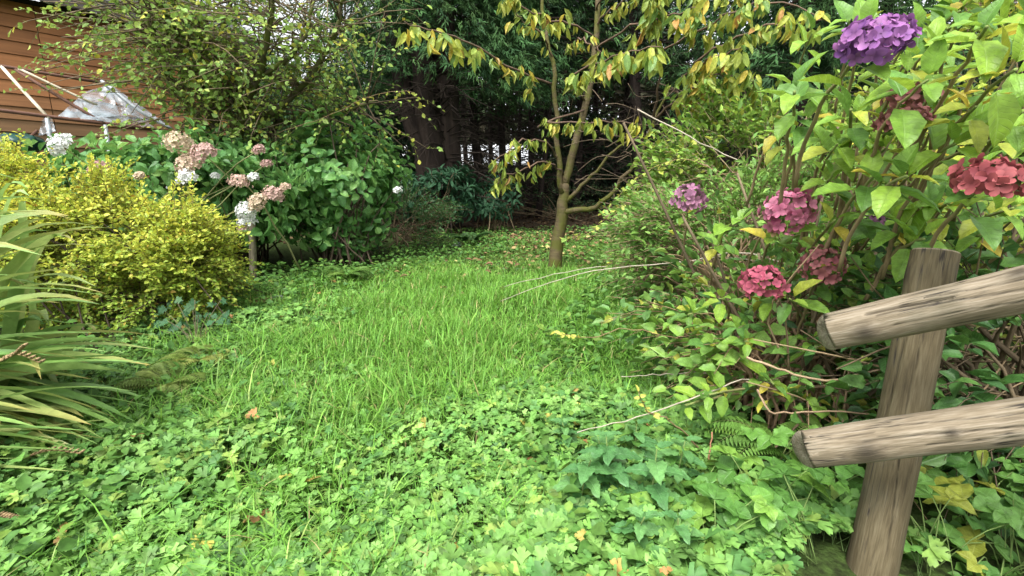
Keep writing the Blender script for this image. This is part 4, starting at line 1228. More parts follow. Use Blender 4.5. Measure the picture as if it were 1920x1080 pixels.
    for pts, s0, ncl, ll, per in B:
        Q = [P(a, b, Y + d) for a, b, d in pts]
        q, mb = limb('branch', Q, .011, .0035, 16, wob=.012, col=np.array([.15, .10, .07]), sides=6)
        mb.build('branch', M_BARK, t)
        for k in range(ncl):
            u = s0 + (1 - s0) * (k + rng.random()) / ncl
            o = np.array([np.interp(u * 15, np.arange(16), q[:, j]) for j in range(3)]) + rng.normal(0, .03, 3)
            for _ in range(rng.poisson(per)):
                LP.append(o + rng.normal(0, .018, 3) + [0, 0, -.015])
                LF.append([rng.normal(0, .5), rng.normal(-.05, .5), -1]); LN.append([rng.normal(0, .7), -1, rng.normal(0, .25)]); LS.append(ll * rng.uniform(.5, .86))
    LP, LF, LN, LS = map(np.array, (LP, LF, LN, LS))
    Ts = [T_grid(.33, 5, fold=.3, droop=d, tooth=.03, peak=.45, petiole=.10, seed=s, wav=.015) for s, d in ((1, .05), (2, .2), (3, -.12))]
    place_leaves(rng, t, Ts, [(.24, .33, .05), (.38, .42, .06), (.13, .24, .045), (.50, .40, .05), (.30, .36, .06), (.40, .22, .06)], [4, 4, 3, 2, 3, .5], M_VEIN, LP, LF, LN, LS, 295)
    # bare twigs
    mb = MB()
    for _ in range(55):
        o = P(rng.uniform(1060, 1330), rng.uniform(150, 380), Y - rng.uniform(0, .6)); d = norm(np.array([rng.normal(.3, .8), rng.normal(-.2, .4), rng.normal(0, .4)])); L = rng.uniform(.2, .6)
        mb.tubes(spline([o, o + d * L * .5 + rng.normal(0, .03, 3), o + d * L + rng.normal(0, .05, 3)], 6), np.linspace(.005, .002, 6), (.16, .12, .08), 4)
    mb.build('twigs', M_BARK, t, kind='stuff')
cherry()

# ------------------------------------------------------------------ hedge plants on the right
SM = [T_small(.6, .1, .1), T_small(.5, .15, .05)]
MID = [T_grid(.6, 4, fold=.25, droop=.2, tooth=.08, peak=.42, seed=s + 40) for s in range(2)]
LG = [(.15, .27, .045), (.20, .33, .05), (.10, .21, .04), (.30, .34, .05)]
YG = [(.20, .30, .04), (.28, .36, .05), (.12, .22, .04), (.42, .38, .05)]
leafy_bush('honeysuckle_bush', 'tall yellow green bush at the back of the hydrangea hedge', 'bush', (3.2, 3.0, 1.25), (1.2, .8, 1.25), 1900, (.04, .08), YG, [3, 2, 3, 1], 81, 0, k=7, rosette=False, Ts=SM, mat=M_LEAF, nst=12, clumps=60, crad=.2)
leafy_bush('privet_bush', 'loose light green bush under the right cherry branches', 'bush', (2.15, 4.1, .85), (1.1, .75, .95), 1700, (.04, .075), LG, [3, 3, 2, 1], 82, 0, k=7, rosette=False, Ts=SM, mat=M_LEAF, nst=14, clumps=50, crad=.2, stemcol=(.28, .22, .13))
leafy_bush('willowherb_clump', 'feathery pale green clump below the mauve hydrangea bloom', 'bush', (1.55, 3.1, .58), (.8, .6, .68), 1700, (.035, .065), [(.16, .30, .06), (.21, .35, .08), (.11, .23, .05)], [3, 2, 2], 83, 0, k=7, rosette=False, Ts=[T_small(.36, .1, .12), T_small(.5)], mat=M_LEAF, nst=14, clumps=45, crad=.22, stemcol=(.28, .2, .12))
leafy_bush('bramble_bush', 'low bramble with toothed leaves between lawn and hydrangea', 'bush', (1.2, 2.3, .40), (.55, .5, .42), 330, (.045, .08), [(.09, .20, .045), (.13, .26, .05), (.06, .15, .035), (.34, .36, .05)], [3, 3, 2, .5], 84, 150, k=5, rosette=False, Ts=MID, mat=M_VEIN, nst=14, clumps=30, zmin=.02, stemcol=(.26, .17, .10))
leafy_bush('privet_bush', 'sparse yellowing twiggy bush near the cherry trunk', 'bush', (1.8, 5.0, .6), (.7, .5, .65), 420, (.03, .055), YG, [3, 3, 2, 2], 85, 0, k=6, rosette=False, Ts=SM, mat=M_LEAF, nst=12, clumps=26, stemcol=(.26, .2, .12))
leafy_bush('bramble_bush', 'dark bramble tangle behind the wooden handrail', 'bush', (1.85, 1.55, .45), (.7, .42, .48), 460, (.04, .08), [(.06, .16, .035), (.09, .20, .04), (.04, .11, .03), (.25, .30, .05)], [3, 2, 3, .5], 86, 150, k=5, rosette=False, Ts=MID, mat=M_VEIN, nst=16, clumps=36, zmin=.02, stemcol=(.12, .09, .055))

leafy_bush('bramble_bush', 'light green bramble with yellow leaves beneath the pink blooms', 'bush', (1.12, 1.95, .36), (.42, .38, .36), 230, (.045, .08), [(.14, .27, .05), (.18, .32, .05), (.09, .21, .04), (.38, .38, .05)], [3, 3, 2, .7], 87, 200, k=5, rosette=False, Ts=MID, mat=M_VEIN, nst=10, clumps=34, zmin=.02, stemcol=(.30, .2, .12))
leafy_bush('willowherb_clump', 'feathery light green clump between bramble and cherry', 'bush', (1.25, 3.9, .45), (.55, .5, .5), 700, (.03, .055), [(.14, .28, .06), (.19, .33, .08), (.10, .21, .05)], [3, 2, 2], 88, 0, k=7, rosette=False, Ts=[T_small(.3, .1, .12), T_small(.5)], mat=M_LEAF, nst=10, clumps=36, crad=.24, zmin=.03, stemcol=(.28, .2, .12))

def pink_hydrangea():
    rng = np.random.default_rng(91)
    base = gp(1.75, 1.85)
    t = thing('hydrangea_bush', 'large mophead hydrangea with purple and pink blooms behind the wooden handrail', 'bush', base)
    Mp = {'purple': [mat_petal('petal_purple', (.15, .05, .24), (.34, .14, .33), (.24, .15, .40))], 'mauve': [mat_petal('petal_mauve', (.20, .08, .15), (.42, .20, .30))],
          'pink': [mat_petal('petal_pink', (.42, .09, .18), (.56, .22, .31))], 'rose': [mat_petal('petal_rose', (.36, .06, .11), (.48, .13, .18))],
          'dusty': [mat_petal('petal_old_rose', (.24, .06, .075), (.36, .16, .15))], 'dark': [mat_petal('petal_wine', (.14, .05, .12), (.26, .11, .20))], 'crimson': [mat_petal('petal_crimson', (.20, .035, .045), (.32, .085, .085))], 'tan': [mat_petal('petal_faded', (.40, .25, .12), (.48, .30, .18))]}
    #  px, py, depth, half width px, flatness, colour, n, tilt x, tilt y
    BL = [(1640, 74, 1.02, 76, .62, 'purple', 64, .35, -.30), (1706, 178, 1.45, 50, .55, 'dusty', 40, .2, -.2), (1692, 222, 1.30, 54, .42, 'dusty', 40, .1, -.25), (1862, 332, 1.02, 78, .5, 'crimson', 46, .25, .0),
          (1293, 372, 2.1, 34, .8, 'mauve', 40, .5, .1), (1482, 392, 1.6, 47, .78, 'pink', 52, .6, -.5), (1455, 425, 1.62, 16, .8, 'tan', 12, .6, -.3), (1634, 428, 1.7, 30, 1.0, 'dark', 30, .4, 0), (1541, 494, 1.55, 40, .8, 'dusty', 42, .5, -.35), (1430, 527, 1.55, 43, .66, 'rose', 46, .35, 0)]
    stemtips = []
    for px, py, Y, hw, fl, colr, n, tx, ty in BL:
        d = ray(px, py); k = Y / d[1]
        c = P(px, py, Y); r = hw / F * k * .92
        if px > 1600: r *= .86
        bloom(rng, t, c - np.array([0, 0, r * .12]), r * .88, r * fl, Mp[colr], max(.03, r * .54), n, tilt=(tx, ty))
        stemtips.append((c - [0, 0, r * fl * .3], True, colr))
    shoots = [(1490, 172, 1.25), (1595, 205, 1.35), (1640, 330, 1.3), (1740, 150, 1.15), (1760, 110, 1.2), (1850, 50, 1.05), (1905, 130, 1.0), (1790, 270, 1.2), (1560, 330, 1.5), (1660, 280, 1.35), (1700, 330, 1.2), (1830, 200, 1.15),
              (1890, 40, 1.2), (1800, 20, 1.4), (1720, 60, 1.5), (1870, 260, 1.3), (1780, 380, 1.35), (1620, 400, 1.5), (1560, 250, 1.5), (1520, 220, 1.6), (1460, 250, 1.8), (1390, 410, 1.9), (1500, 440, 1.7), (1580, 470, 1.6), (1690, 420, 1.5),
              (1840, 440, 1.4), (1900, 390, 1.3), (1480, 560, 1.5), (1340, 460, 2.0), (1400, 640, 1.55), (1520, 640, 1.6), (1290, 590, 1.75), (1450, 720, 1.5), (1680, 160, 1.5), (1915, 210, 1.1), (1640, 510, 1.6), (1350, 560, 1.7), (1285, 760, 1.5), (1330, 740, 1.45), (1760, 200, 1.45), (1830, 330, 1.5), (1600, 280, 1.6)]
    for _ in range(44): shoots.append((rng.uniform(1500, 1980), rng.uniform(-20, 460), rng.uniform(1.3, 2.1)))
    stemtips += [(P(a, b, c), False, '') for a, b, c in shoots]
    LP, LF, LN, LS = [], [], [], []
    twg = MB(); ns = 0
    for tip, fl, colr in stemtips:
        b = np.array([np.clip(tip[0] + rng.uniform(.1, .65), 1.0, 2.7), np.clip(tip[1] + rng.uniform(.35, .8), 1.55, 2.7), 0]); b[2] = gz(b[0], b[1]) - .02
        if tip[2] > .8:
            b = tip + np.array([rng.uniform(.05, .25), rng.uniform(.25, .5), -rng.uniform(.22, .42)])
        c = b * .65 + tip * .35 + rng.normal(0, .03, 3); c[2] = b[2] + (tip[2] - b[2]) * rng.uniform(.75, .95)
        q = bez(b, c, tip, 12); q[1:-2] += rng.normal(0, .0025, (9, 3))
        cw = np.array([.27, .20, .11]); cg = np.array([.16, .21, .06])
        mb = MB(); mb.tubes(q, np.linspace(.0065, .0036, 12) * rng.uniform(.8, 1.15), cw, 7)
        mb.f and None
        tt = np.repeat(np.linspace(0, 1, 12), 7)[:, None]
        mb.c = [cw * (1 - tt ** 3) + cg * tt ** 3]
        mb.build('stem', M_STEM, t)
        d = norm(q[-1] - q[-3])
        if fl: d = norm(d + [0, 0, .5])
        npair = 2 if fl else 3
        e1 = norm(np.cross(d, rng.standard_normal(3))); e2 = np.cross(d, e1)
        for k in range(npair):
            o = q[-1] - d * ((.05 + .055 * k) if fl else .042 * k + .004)
            ax = e1 if k % 2 else e2
            for sg in (-1, 1):
                out = ax * sg
                LP.append(o + out * .006); LF.append(out + d * (.8 - .25 * k) * (.6 if fl else 1) + [0, 0, .12] + .15 * rng.standard_normal(3))
                LN.append(d * .4 - out * .25 + [0, .05, 1.2] + .15 * rng.standard_normal(3)); LS.append((.074 + .022 * k) * rng.uniform(.7, 1.2) * (.72 if tip[2] < .62 else 1))
    LP, LF, LN, LS = map(np.array, (LP, LF, LN, LS))
    Ts = [T_grid(.52, 6, fold=.34, droop=dr, tooth=.07, peak=.47, petiole=.1, seed=s + 70, quilt=.012, wav=.012) for s, dr in ((1, .22), (2, .05), (3, .34))]
    up = LP[:, 2] > .75
    cu = [(.16, .30, .035), (.21, .35, .035), (.10, .22, .035), (.31, .36, .04), (.42, .35, .04)]; wu = [4, 3, 3, 1.2, .6]
    place_leaves(rng, t, Ts, cu, wu, M_VEIN, LP, LF, LN, LS, 298)
    for _ in range(34):
        b = np.array([rng.uniform(1.05, 2.5), rng.uniform(1.75, 2.5), 0]); b[2] = gz(b[0], b[1]) - .02
        e = b + [rng.normal(-.15, .2), rng.normal(-.1, .15), rng.uniform(.6, 1.25)]
        MB().tubes(spline([b, (b + e) / 2 + rng.normal(0, .05, 3), e], 9), np.linspace(.009, .005, 9), np.array([.17, .13, .08]) * rng.uniform(.6, 1.2), 6).build('stem', M_STEM, t)
    # bare tangle of old stems
    tang = MB()
    for _ in range(80):
        a = np.array([rng.uniform(.95, 2.1), rng.uniform(1.45, 2.3), rng.uniform(.05, .6)]); d = norm(np.array([rng.normal(0, .7), rng.normal(-.15, .35), rng.normal(.2, .5)])); L = rng.uniform(.25, .7)
        e = a + d * L; e[2] = max(e[2], gz(e[0], e[1]) + .03)
        tang.tubes(spline([a, (a + e) / 2 + rng.normal(0, .04, 3), e], 6), np.linspace(.0045, .002, 6), np.array([.24, .175, .10]) * rng.uniform(.4, 1.2), 5)
    tang.build('old_twigs', M_STEM, t, kind='stuff')
pink_hydrangea()

# ------------------------------------------------------------------ rustic handrail
def mat_rail():
    m, n, l, out = nodes('weathered_log')
    at = n.new('ShaderNodeAttribute'); at.attribute_name = 'luv'
    co = n.new('ShaderNodeAttribute'); co.attribute_name = 'Col'
    mp = n.new('ShaderNodeMapping'); mp.inputs['Scale'].default_value = (75, 75, 6); l.new(at.outputs['Vector'], mp.inputs['Vector'])
    nz = n.new('ShaderNodeTexNoise'); nz.inputs['Scale'].default_value = 1; nz.inputs['Detail'].default_value = 8; nz.inputs['Roughness'].default_value = .6; l.new(mp.outputs[0], nz.inputs['Vector'])
    mp2 = n.new('ShaderNodeMapping'); mp2.inputs['Scale'].default_value = (300, 300, 22); l.new(at.outputs['Vector'], mp2.inputs['Vector'])
    n2 = n.new('ShaderNodeTexNoise'); n2.inputs['Scale'].default_value = 1; n2.inputs['Detail'].default_value = 5; l.new(mp2.outputs[0], n2.inputs['Vector'])
    n3 = n.new('ShaderNodeTexNoise'); n3.inputs['Scale'].default_value = 9; n3.inputs['Detail'].default_value = 4; l.new(at.outputs['Vector'], n3.inputs['Vector'])
    cr = n.new('ShaderNodeValToRGB')
    for e, (p, c) in zip(range(2), ((.34, (.5, .46, .40, 1)), (.70, (1.40, 1.36, 1.28, 1)))):
        cr.color_ramp.elements[e].position = p; cr.color_ramp.elements[e].color = c
    e = cr.color_ramp.elements.new(.50); e.color = (.85, .78, .66, 1)
    ad = n.new('ShaderNodeMath'); ad.operation = 'MULTIPLY_ADD'; ad.inputs[1].default_value = .45; l.new(n2.outputs['Fac'], ad.inputs[0])
    sb = n.new('ShaderNodeMath'); sb.operation = 'MULTIPLY'; sb.inputs[1].default_value = .62; l.new(nz.outputs['Fac'], sb.inputs[0]); l.new(sb.outputs[0], ad.inputs[2])
    l.new(ad.outputs[0], cr.inputs[0])
    mu = n.new('ShaderNodeMix'); mu.data_type = 'RGBA'; mu.blend_type = 'MULTIPLY'; mu.inputs[0].default_value = 1; l.new(cr.outputs[0], mu.inputs[6]); l.new(co.outputs['Color'], mu.inputs[7])
    mp4 = n.new('ShaderNodeMapping'); mp4.inputs['Scale'].default_value = (62, 62, 2.4); l.new(at.outputs['Vector'], mp4.inputs['Vector'])
    n4 = n.new('ShaderNodeTexNoise'); n4.inputs['Scale'].default_value = 1; n4.inputs['Detail'].default_value = 2; l.new(mp4.outputs[0], n4.inputs['Vector'])
    c4 = n.new('ShaderNodeMath'); c4.operation = 'SUBTRACT'; c4.inputs[1].default_value = .5; l.new(n4.outputs['Fac'], c4.inputs[0])
    a4 = n.new('ShaderNodeMath'); a4.operation = 'ABSOLUTE'; l.new(c4.outputs[0], a4.inputs[0])
    k4 = n.new('ShaderNodeMapRange'); k4.inputs[1].default_value = .004; k4.inputs[2].default_value = .022; k4.inputs[3].default_value = 1; k4.inputs[4].default_value = 0; l.new(a4.outputs[0], k4.inputs[0])
    m4 = n.new('ShaderNodeMapRange'); m4.inputs[1].default_value = .46; m4.inputs[2].default_value = .56; l.new(n3.outputs['Fac'], m4.inputs[0])
    crk = n.new('ShaderNodeMath'); crk.operation = 'MULTIPLY'; l.new(k4.outputs[0], crk.inputs[0]); l.new(m4.outputs[0], crk.inputs[1])
    st = n.new('ShaderNodeMapRange'); st.inputs[1].default_value = .52; st.inputs[2].default_value = .72; st.inputs[3].default_value = 0; st.inputs[4].default_value = .55; l.new(n3.outputs['Fac'], st.inputs[0])
    mg = n.new('ShaderNodeMix'); mg.data_type = 'RGBA'; l.new(st.outputs[0], mg.inputs[0]); l.new(mu.outputs[2], mg.inputs[6]); mg.inputs[7].default_value = (.075, .07, .045, 1)
    pr = n.new('ShaderNodeBsdfPrincipled'); pr.inputs['Roughness'].default_value = .8; pr.inputs['Specular IOR Level'].default_value = .2
    bp = n.new('ShaderNodeBump'); bp.inputs['Strength'].default_value = .55; bp.inputs['Distance'].default_value = .006; l.new(ad.outputs[0], bp.inputs['Height']); l.new(bp.outputs[0], pr.inputs['Normal'])
    mk = n.new('ShaderNodeMix'); mk.data_type = 'RGBA'; l.new(crk.outputs[0], mk.inputs[0]); l.new(mg.outputs[2], mk.inputs[6]); mk.inputs[7].default_value = (.03, .025, .02, 1)
    l.new(mk.outputs[2], pr.inputs['Base Color']); l.new(pr.outputs[0], out.inputs['Surface'])
    return m
M_RAIL = mat_rail()

def log(pts, R, col, cut0=None, cut1=None, sides=96, n=110, cracks=(), knots=(), seed=0, endcol=(.25, .225, .19)):
    """round pole with splits and knots in its surface and a cut end"""
    rng = np.random.default_rng(seed)
    q = spline(pts, n); T = norm(np.gradient(q, axis=0))
    ref = np.array([0, 0, 1.0]) if abs(T[0, 2]) < .8 else np.array([1.0, 0, 0])
    U = norm(np.cross(T, ref)); W = np.cross(U, T)        # W is "up" round the pole
    a = np.arange(sides) / sides * 2 * math.pi
    s = np.linspace(0, 1, n)
    R = np.interp(s, np.linspace(0, 1, len(R)), R)
    A, S = np.meshgrid(a, s)
    rr = R[:, None] * (1 + .022 * np.sin(3 * A + 5 * S + seed) + .014 * np.sin(5 * A - 9 * S) + .010 * np.sin(2 * A + 21 * S))
    C = np.tile(np.asarray(col, float), (n, sides, 1))
    for (ang, s0, s1, wid, dep) in cracks:
        ca = ang + .18 * np.sin(7 * S + ang)
        dd = np.abs((A - ca + math.pi) % (2 * math.pi) - math.pi)
        m = np.clip(1 - dd / wid, 0, 1) * (S > s0) * (S < s1)
        rr = rr - dep * m
        C = C * (1 - .75 * m[..., None])
    for (ang, sk, sz) in knots:
        L = np.linalg.norm(q[-1] - q[0])
        dd = np.hypot(((A - ang + math.pi) % (2 * math.pi) - math.pi) * R[:, None], (S - sk) * L * .6) / sz
        k = np.exp(-dd ** 2)
        rr = rr + .006 * k
        C = C * (1 - .72 * np.exp(-(dd * 1.25) ** 2))[..., None]
    V = q[:, None] + rr[..., None] * (U[:, None] * np.cos(A)[..., None] + W[:, None] * np.sin(A)[..., None])
    if cut0 is not None:      # slanting saw cut at the start
        V[0] += T[0] * (cut0[0] * np.sin(a) + cut0[1] * np.cos(a))[:, None]
    i = np.arange(n - 1)[:, None] * sides; j = np.arange(sides)[None]; j2 = (j + 1) % sides
    qd = np.stack([i + j, i + j2, i + sides + j2, i + sides + j], -1).reshape(-1, 4)
    f = np.concatenate([qd[:, [0, 2, 1]], qd[:, [0, 3, 2]]])
    ln = s * np.linalg.norm(q[-1] - q[0])
    u = np.stack([rr * np.cos(A), rr * np.sin(A), np.tile(ln[:, None], (1, sides)) + seed * 3], -1)
    mb = MB().add(V.reshape(-1, 3), f, C.reshape(-1, 3), u.reshape(-1, 3))
    for e, sgn in ((0, 1), (n - 1, -1)):
        ring = V[e]; cc = ring.mean(0)
        r2 = cc + (ring - cc) * .93 + (-sgn * T[e]) * .004
        r3 = cc + (ring - cc) * .45 + (-sgn * T[e]) * .003
        vv = np.concatenate([ring, r2, r3, cc[None]])
        ff = []
        for k in range(sides):
            k2 = (k + 1) % sides
            for lv in (0, 1):
                o = lv * sides
                ff += [[o + k, o + sides + k2, o + k2], [o + k, o + sides + k, o + sides + k2]] if sgn < 0 else [[o + k, o + k2, o + sides + k2], [o + k, o + sides + k2, o + sides + k]]
            ff += [[2 * sides + k, 3 * sides, 2 * sides + k2]] if sgn < 0 else [[2 * sides + k, 2 * sides + k2, 3 * sides]]
        ec = np.asarray(endcol) * np.concatenate([np.full(sides, .9), rng.uniform(.75, 1.1, sides), rng.uniform(.6, .95, sides), [.6]])[:, None]
        uu = np.concatenate([u[e], u[e] * [.9, .9, 1], u[e] * [.45, .45, 1], [[0, 0, ln[e]]]]) * [1, 1, 0] + [0, 0, seed * 3 + ln[e]]
        mb.add(vv, ff, ec, uu)
    return mb

def handrail():
    Z = 1.24
    def A(px, py, D):      # place along the lens axis depth
        return np.array([0, 0, CAMH]) + ray(px, py) * D
    top = A(1752, 474, Z); bot = A(1638, 1040, Z)
    xy = (top + bot) / 2
    g = float(gz(bot[0], bot[1]))
    d = (top - bot) / (top - bot)[2]
    b = top + d * (g - .12 - top[2])
    t = thing('handrail', 'rustic round pole handrail with one upright and two sloping rails', 'handrail', gp(b[0], b[1]))
    log([b, (b + top) / 2 + [.004, 0, 0], top], [.054, .052, .050], (.098, .085, .054), seed=2, n=40, cracks=[(4.4, .55, 1.1, .05, .004), (3.6, .2, .8, .04, .003)], knots=[(4.9, .93, .02), (4.2, .5, .02)], endcol=(.22, .20, .15)).build('post', M_RAIL, t)
    def rail(name, L, M2, R2, r0, r1, seed, cr, kn):
        a, c = A(*L), A(*M2); e = a + (c - a) * 2.3
        lg = log([a, c, e], [r0, r0 * 1.02, r1], (.185, .162, .128), cut0=(.010, .030), seed=seed, cracks=cr, knots=kn)
        lg.build('rail', M_RAIL, t)
        return e
    e1 = rail('rail', (1553, 622, 1.16), (1925, 541, .93), None, .044, .046, 5, [(1.0, .0, .17, .10, .006), (.45, .13, .36, .09, .010), (.25, .16, .75, .06, .004), (1.3, .02, .5, .05, .003), (-.35, .2, .6, .04, .002), (.75, .3, .9, .05, .004)], [(-.25, .115, .022), (.9, .5, .016), (-.1, .62, .02)])
    e2 = rail('rail', (1510, 843, 1.17), (1925, 787, .95), None, .044, .046, 9, [(.25, .16, .9, .06, .005), (-.3, .3, .7, .04, .003), (.9, .05, .5, .05, .003), (.6, .0, .2, .04, .002)], [(-.05, .16, .026), (.5, .6, .018), (.3, .36, .012)])
    # the next upright, where the rails end
    p = (e1 + e2) / 2; bb = gp(e1[0] - .06, e1[1] + .115, -.1); tt = np.array([bb[0], bb[1], e1[2] + .16])
    log([bb, (bb + tt) / 2, tt], [.06, .06, .058], (.15, .125, .08), seed=12, n=30).build('post', M_RAIL, t)
handrail()

# ------------------------------------------------------------------ nettles, wild strawberries, ferns, ivy
NET = [T_grid(.56, 11, fold=.2, droop=.4, tooth=.13, peak=.36, petiole=.12, seed=s + 5, quilt=.015) for s in range(2)]
def nettle(label, px, py, h, seed, n=7, group=None):
    rng = np.random.default_rng(seed)
    b = G(px, py); b[2] = float(gz(b[0], b[1]))
    t = thing('nettle', label, 'nettle', b, group)
    top = b + [rng.normal(0, .03), rng.normal(-.02, .03), h]
    q = spline([b, (b + top) / 2 + rng.normal(0, .012, 3), top], 9)
    MB().tubes(q, np.linspace(.0032, .0018, 9), (.14, .20, .06), 5).build('stem', M_STEM, t)
    me = leaf_meshes('leaf', NET, [(.095, .235, .07), (.12, .27, .08), (.075, .20, .06)], M_VEIN)
    for k in range(n):
        u = .25 + .75 * k / (n - 1); o = np.array([np.interp(u * 8, np.arange(9), q[:, j]) for j in range(3)])
        a = k * math.pi / 2 + rng.normal(0, .25)
        for sg in (0, math.pi):
            out = np.array([math.cos(a + sg), math.sin(a + sg), .28 if u < .9 else .7])
            s = h * (.42 - .2 * u) * rng.uniform(.85, 1.15) * (1 if u < .95 else .7)
            s = np.clip(s * 1.25, .045, .095)
            put('leaf', me[rng.integers(len(me))], t, o, out, np.array([0, -.1, 1.0]) - out * .3 + .12 * rng.standard_normal(3), s)
GN = 'nettles along the lawn edge'
for i, (px, py, h, lb) in enumerate([(1085, 985, .24, None), (1150, 965, .26, None), (1215, 990, .26, None), (1180, 1060, .20, None), (1115, 930, .22, None), (1240, 930, .22, None), (1250, 1075, .18, None), (1060, 880, .16, None), (1000, 1078, .12, None), (1190, 905, .2, None)]):
    nettle('toothed green nettle growing where the lawn meets the bramble', px, py, h, 500 + i, group=GN)

STR = [trifoliate(s) for s in range(3)]
def strawberry(label, px, py, r, n, seed, hmax=.2, ls=(.07, .12), cols=((.12, .27, .045), (.17, .33, .05), (.09, .22, .04)), group=None):
    rng = np.random.default_rng(seed)
    c = G(px, py); c[2] = float(gz(c[0], c[1]))
    t = thing('trifoliate_plant', label, 'plant', c, group)
    me = leaf_meshes('leaf', STR, cols, M_VEIN)
    st = MB()
    for _ in range(n):
        a = rng.uniform(0, 6.283); d = r * rng.random() ** .6
        e = np.array([c[0] + d * math.cos(a), c[1] + d * math.sin(a) * .8, 0]); e[2] = float(gz(e[0], e[1])) + rng.uniform(.05, hmax)
        if math.hypot(e[0] - .86, e[1] - .92) < .24: continue
        o = c + rng.normal(0, .02, 3) * [1, 1, 0]
        st.tubes(spline([o, (o + e) / 2 + [0, 0, .03], e], 6), .0016, (.16, .24, .07), 4)
        put('leaf', me[rng.integers(len(me))], t, e, [math.cos(a) + rng.normal(0, .4), math.sin(a) - .3 + rng.normal(0, .4), rng.normal(-.1, .15)], [rng.normal(0, .25), -.35 + rng.normal(0, .2), 1], rng.uniform(*ls))
    st.build('leaf_stalks', M_STEM, t, kind='stuff')
GS = 'three leaved plants round the handrail upright'
for i, (px, py, r, n) in enumerate([(1330, 1050, .16, 14), (1430, 1000, .18, 16), (1520, 1060, .17, 16), (1400, 900, .18, 14), (1530, 960, .16, 12), (1300, 960, .14, 10), (1480, 1120, .2, 14)]):
    strawberry('light green three leaved plant in front of the handrail upright', px, py, r, n, 600 + i, group=GS, ls=(.07, .125), cols=((.12, .27, .045), (.17, .32, .05), (.09, .22, .04)))
for i, (px, py, r, n) in enumerate([(1740, 1060, .18, 14), (1820, 1000, .2, 16), (1890, 1080, .2, 14), (1780, 950, .18, 12), (1900, 960, .2, 12)]):
    strawberry('green three leaved plant in the shade beyond the handrail upright', px, py, r, n, 640 + i, group='three leaved plants under the rails', ls=(.07, .12), cols=((.08, .20, .04), (.12, .26, .05), (.30, .34, .05)))

def fern(label, root, n, L, seed, cols, az=None, group=None):
    rng = np.random.default_rng(seed)
    root = np.asarray(root, float)
    t = thing('fern', label, 'fern', root, group)
    for k in range(n):
        a = rng.uniform(0, 6.283) if az is None else rng.normal(az[0], az[1]); l = L * rng.uniform(.7, 1.1)
        e = root + [math.cos(a) * l * .8, math.sin(a) * l * .8, l * rng.uniform(.15, .4)]; c = root + [math.cos(a) * l * .35, math.sin(a) * l * .35, l * .6]
        q = bez(root, c, e, 22); T = norm(np.gradient(q, axis=0)); sd = norm(np.cross(T, [0, 0, 1.0])); up = np.cross(sd, T)
        mb = MB().tubes(q, np.linspace(.0025, .0008, 22), (.16, .2, .06), 3)
        col = pal(rng, 1, cols, None, .12)
        i = np.arange(3, 22); w = .26 * l * np.sin(np.linspace(.35, 1, 19) ** .8 * math.pi * .98) + .01
        for sg in (-1, 1):
            fw = sd[i] * sg + T[i] * .35 + [0, 0, -.15]
            mb.scatter(T_small(.24, .05, .1), q[i], fw, up[i] + .1 * rng.standard_normal((19, 3)), w, np.repeat(col, 19, 0), np.full(19, 1.0))
            for u in (.25, .45, .65):
                for s2 in (-1, 1):
                    f2 = norm(norm(fw) + T[i] * s2 * 1.2)
                    mb.scatter(T_small(.4, .05, .1), q[i] + norm(fw) * (w * u)[:, None], f2, up[i], w * .28 * (1.1 - u), np.repeat(col * .95, 19, 0))
        mb.build('frond', M_LEAF, t)
FC = [(.12, .24, .045), (.16, .28, .05), (.10, .20, .04)]
fern('fresh green fern at the corner of the lawn below the green hydrangea', G(655, 530), 9, .34, 701, FC)
fern('small fern under the golden shrub beside the lawn', G(385, 690), 9, .26, 702, [(.17, .24, .05), (.22, .26, .06)])
fern('small fern beneath the lower rail', P(1460, 880, 1.45) * [1, 1, 0] + [0, 0, .12], 8, .28, 703, FC)
fern('pale feathery fern between crocosmia blades and lawn', G(330, 740), 8, .28, 704, [(.20, .26, .06), (.16, .24, .05)])
fern('dark fern at the foot of the rhododendron', G(880, 462), 9, .5, 705, [(.05, .12, .03)])

def ivy():
    rng = np.random.default_rng(801)
    L = [(-.06, 0), (-.38, -.05), (-.48, .22), (-.30, .38), (-.52, .62), (-.16, .66), (0, 1), (.16, .66), (.52, .62), (.30, .38), (.48, .22), (.38, -.05), (.06, 0)]
    Ts = [T_outline(L, .12), T_outline([(x * .9, y) for x, y in L], -.05)]
    b = G(370, 655)
    t = thing('ivy', 'dark blue green ivy trailing under the golden shrub', 'ivy', b)
    n = 70
    px, py = rng.uniform(290, 440, n), rng.uniform(560, 690, n)
    pos = np.array([P(a, c, 2.75 + rng.uniform(0, .25)) for a, c in zip(px, py)])
    pos[:, 2] = np.maximum(pos[:, 2], gz(pos[:, 0], pos[:, 1]) + .03)
    place_leaves(rng, t, Ts, [(.03, .085, .035), (.04, .11, .045), (.06, .13, .055)], [2, 2, 1], M_GLOSS, pos, np.stack([rng.normal(0, .6, n), rng.normal(-.4, .3, n), rng.normal(-.5, .3, n)], 1), np.stack([rng.normal(0, .3, n), -np.ones(n), rng.normal(.5, .3, n)], 1), rng.uniform(.035, .06, n), 70)
    mb = MB()
    for k in range(0, n, 3):
        mb.tubes(spline([b, (b + pos[k]) / 2 + [0, 0, .03], pos[k]], 6), .002, (.12, .10, .06), 4)
    mb.build('runners', M_STEM, t, kind='stuff')
ivy()

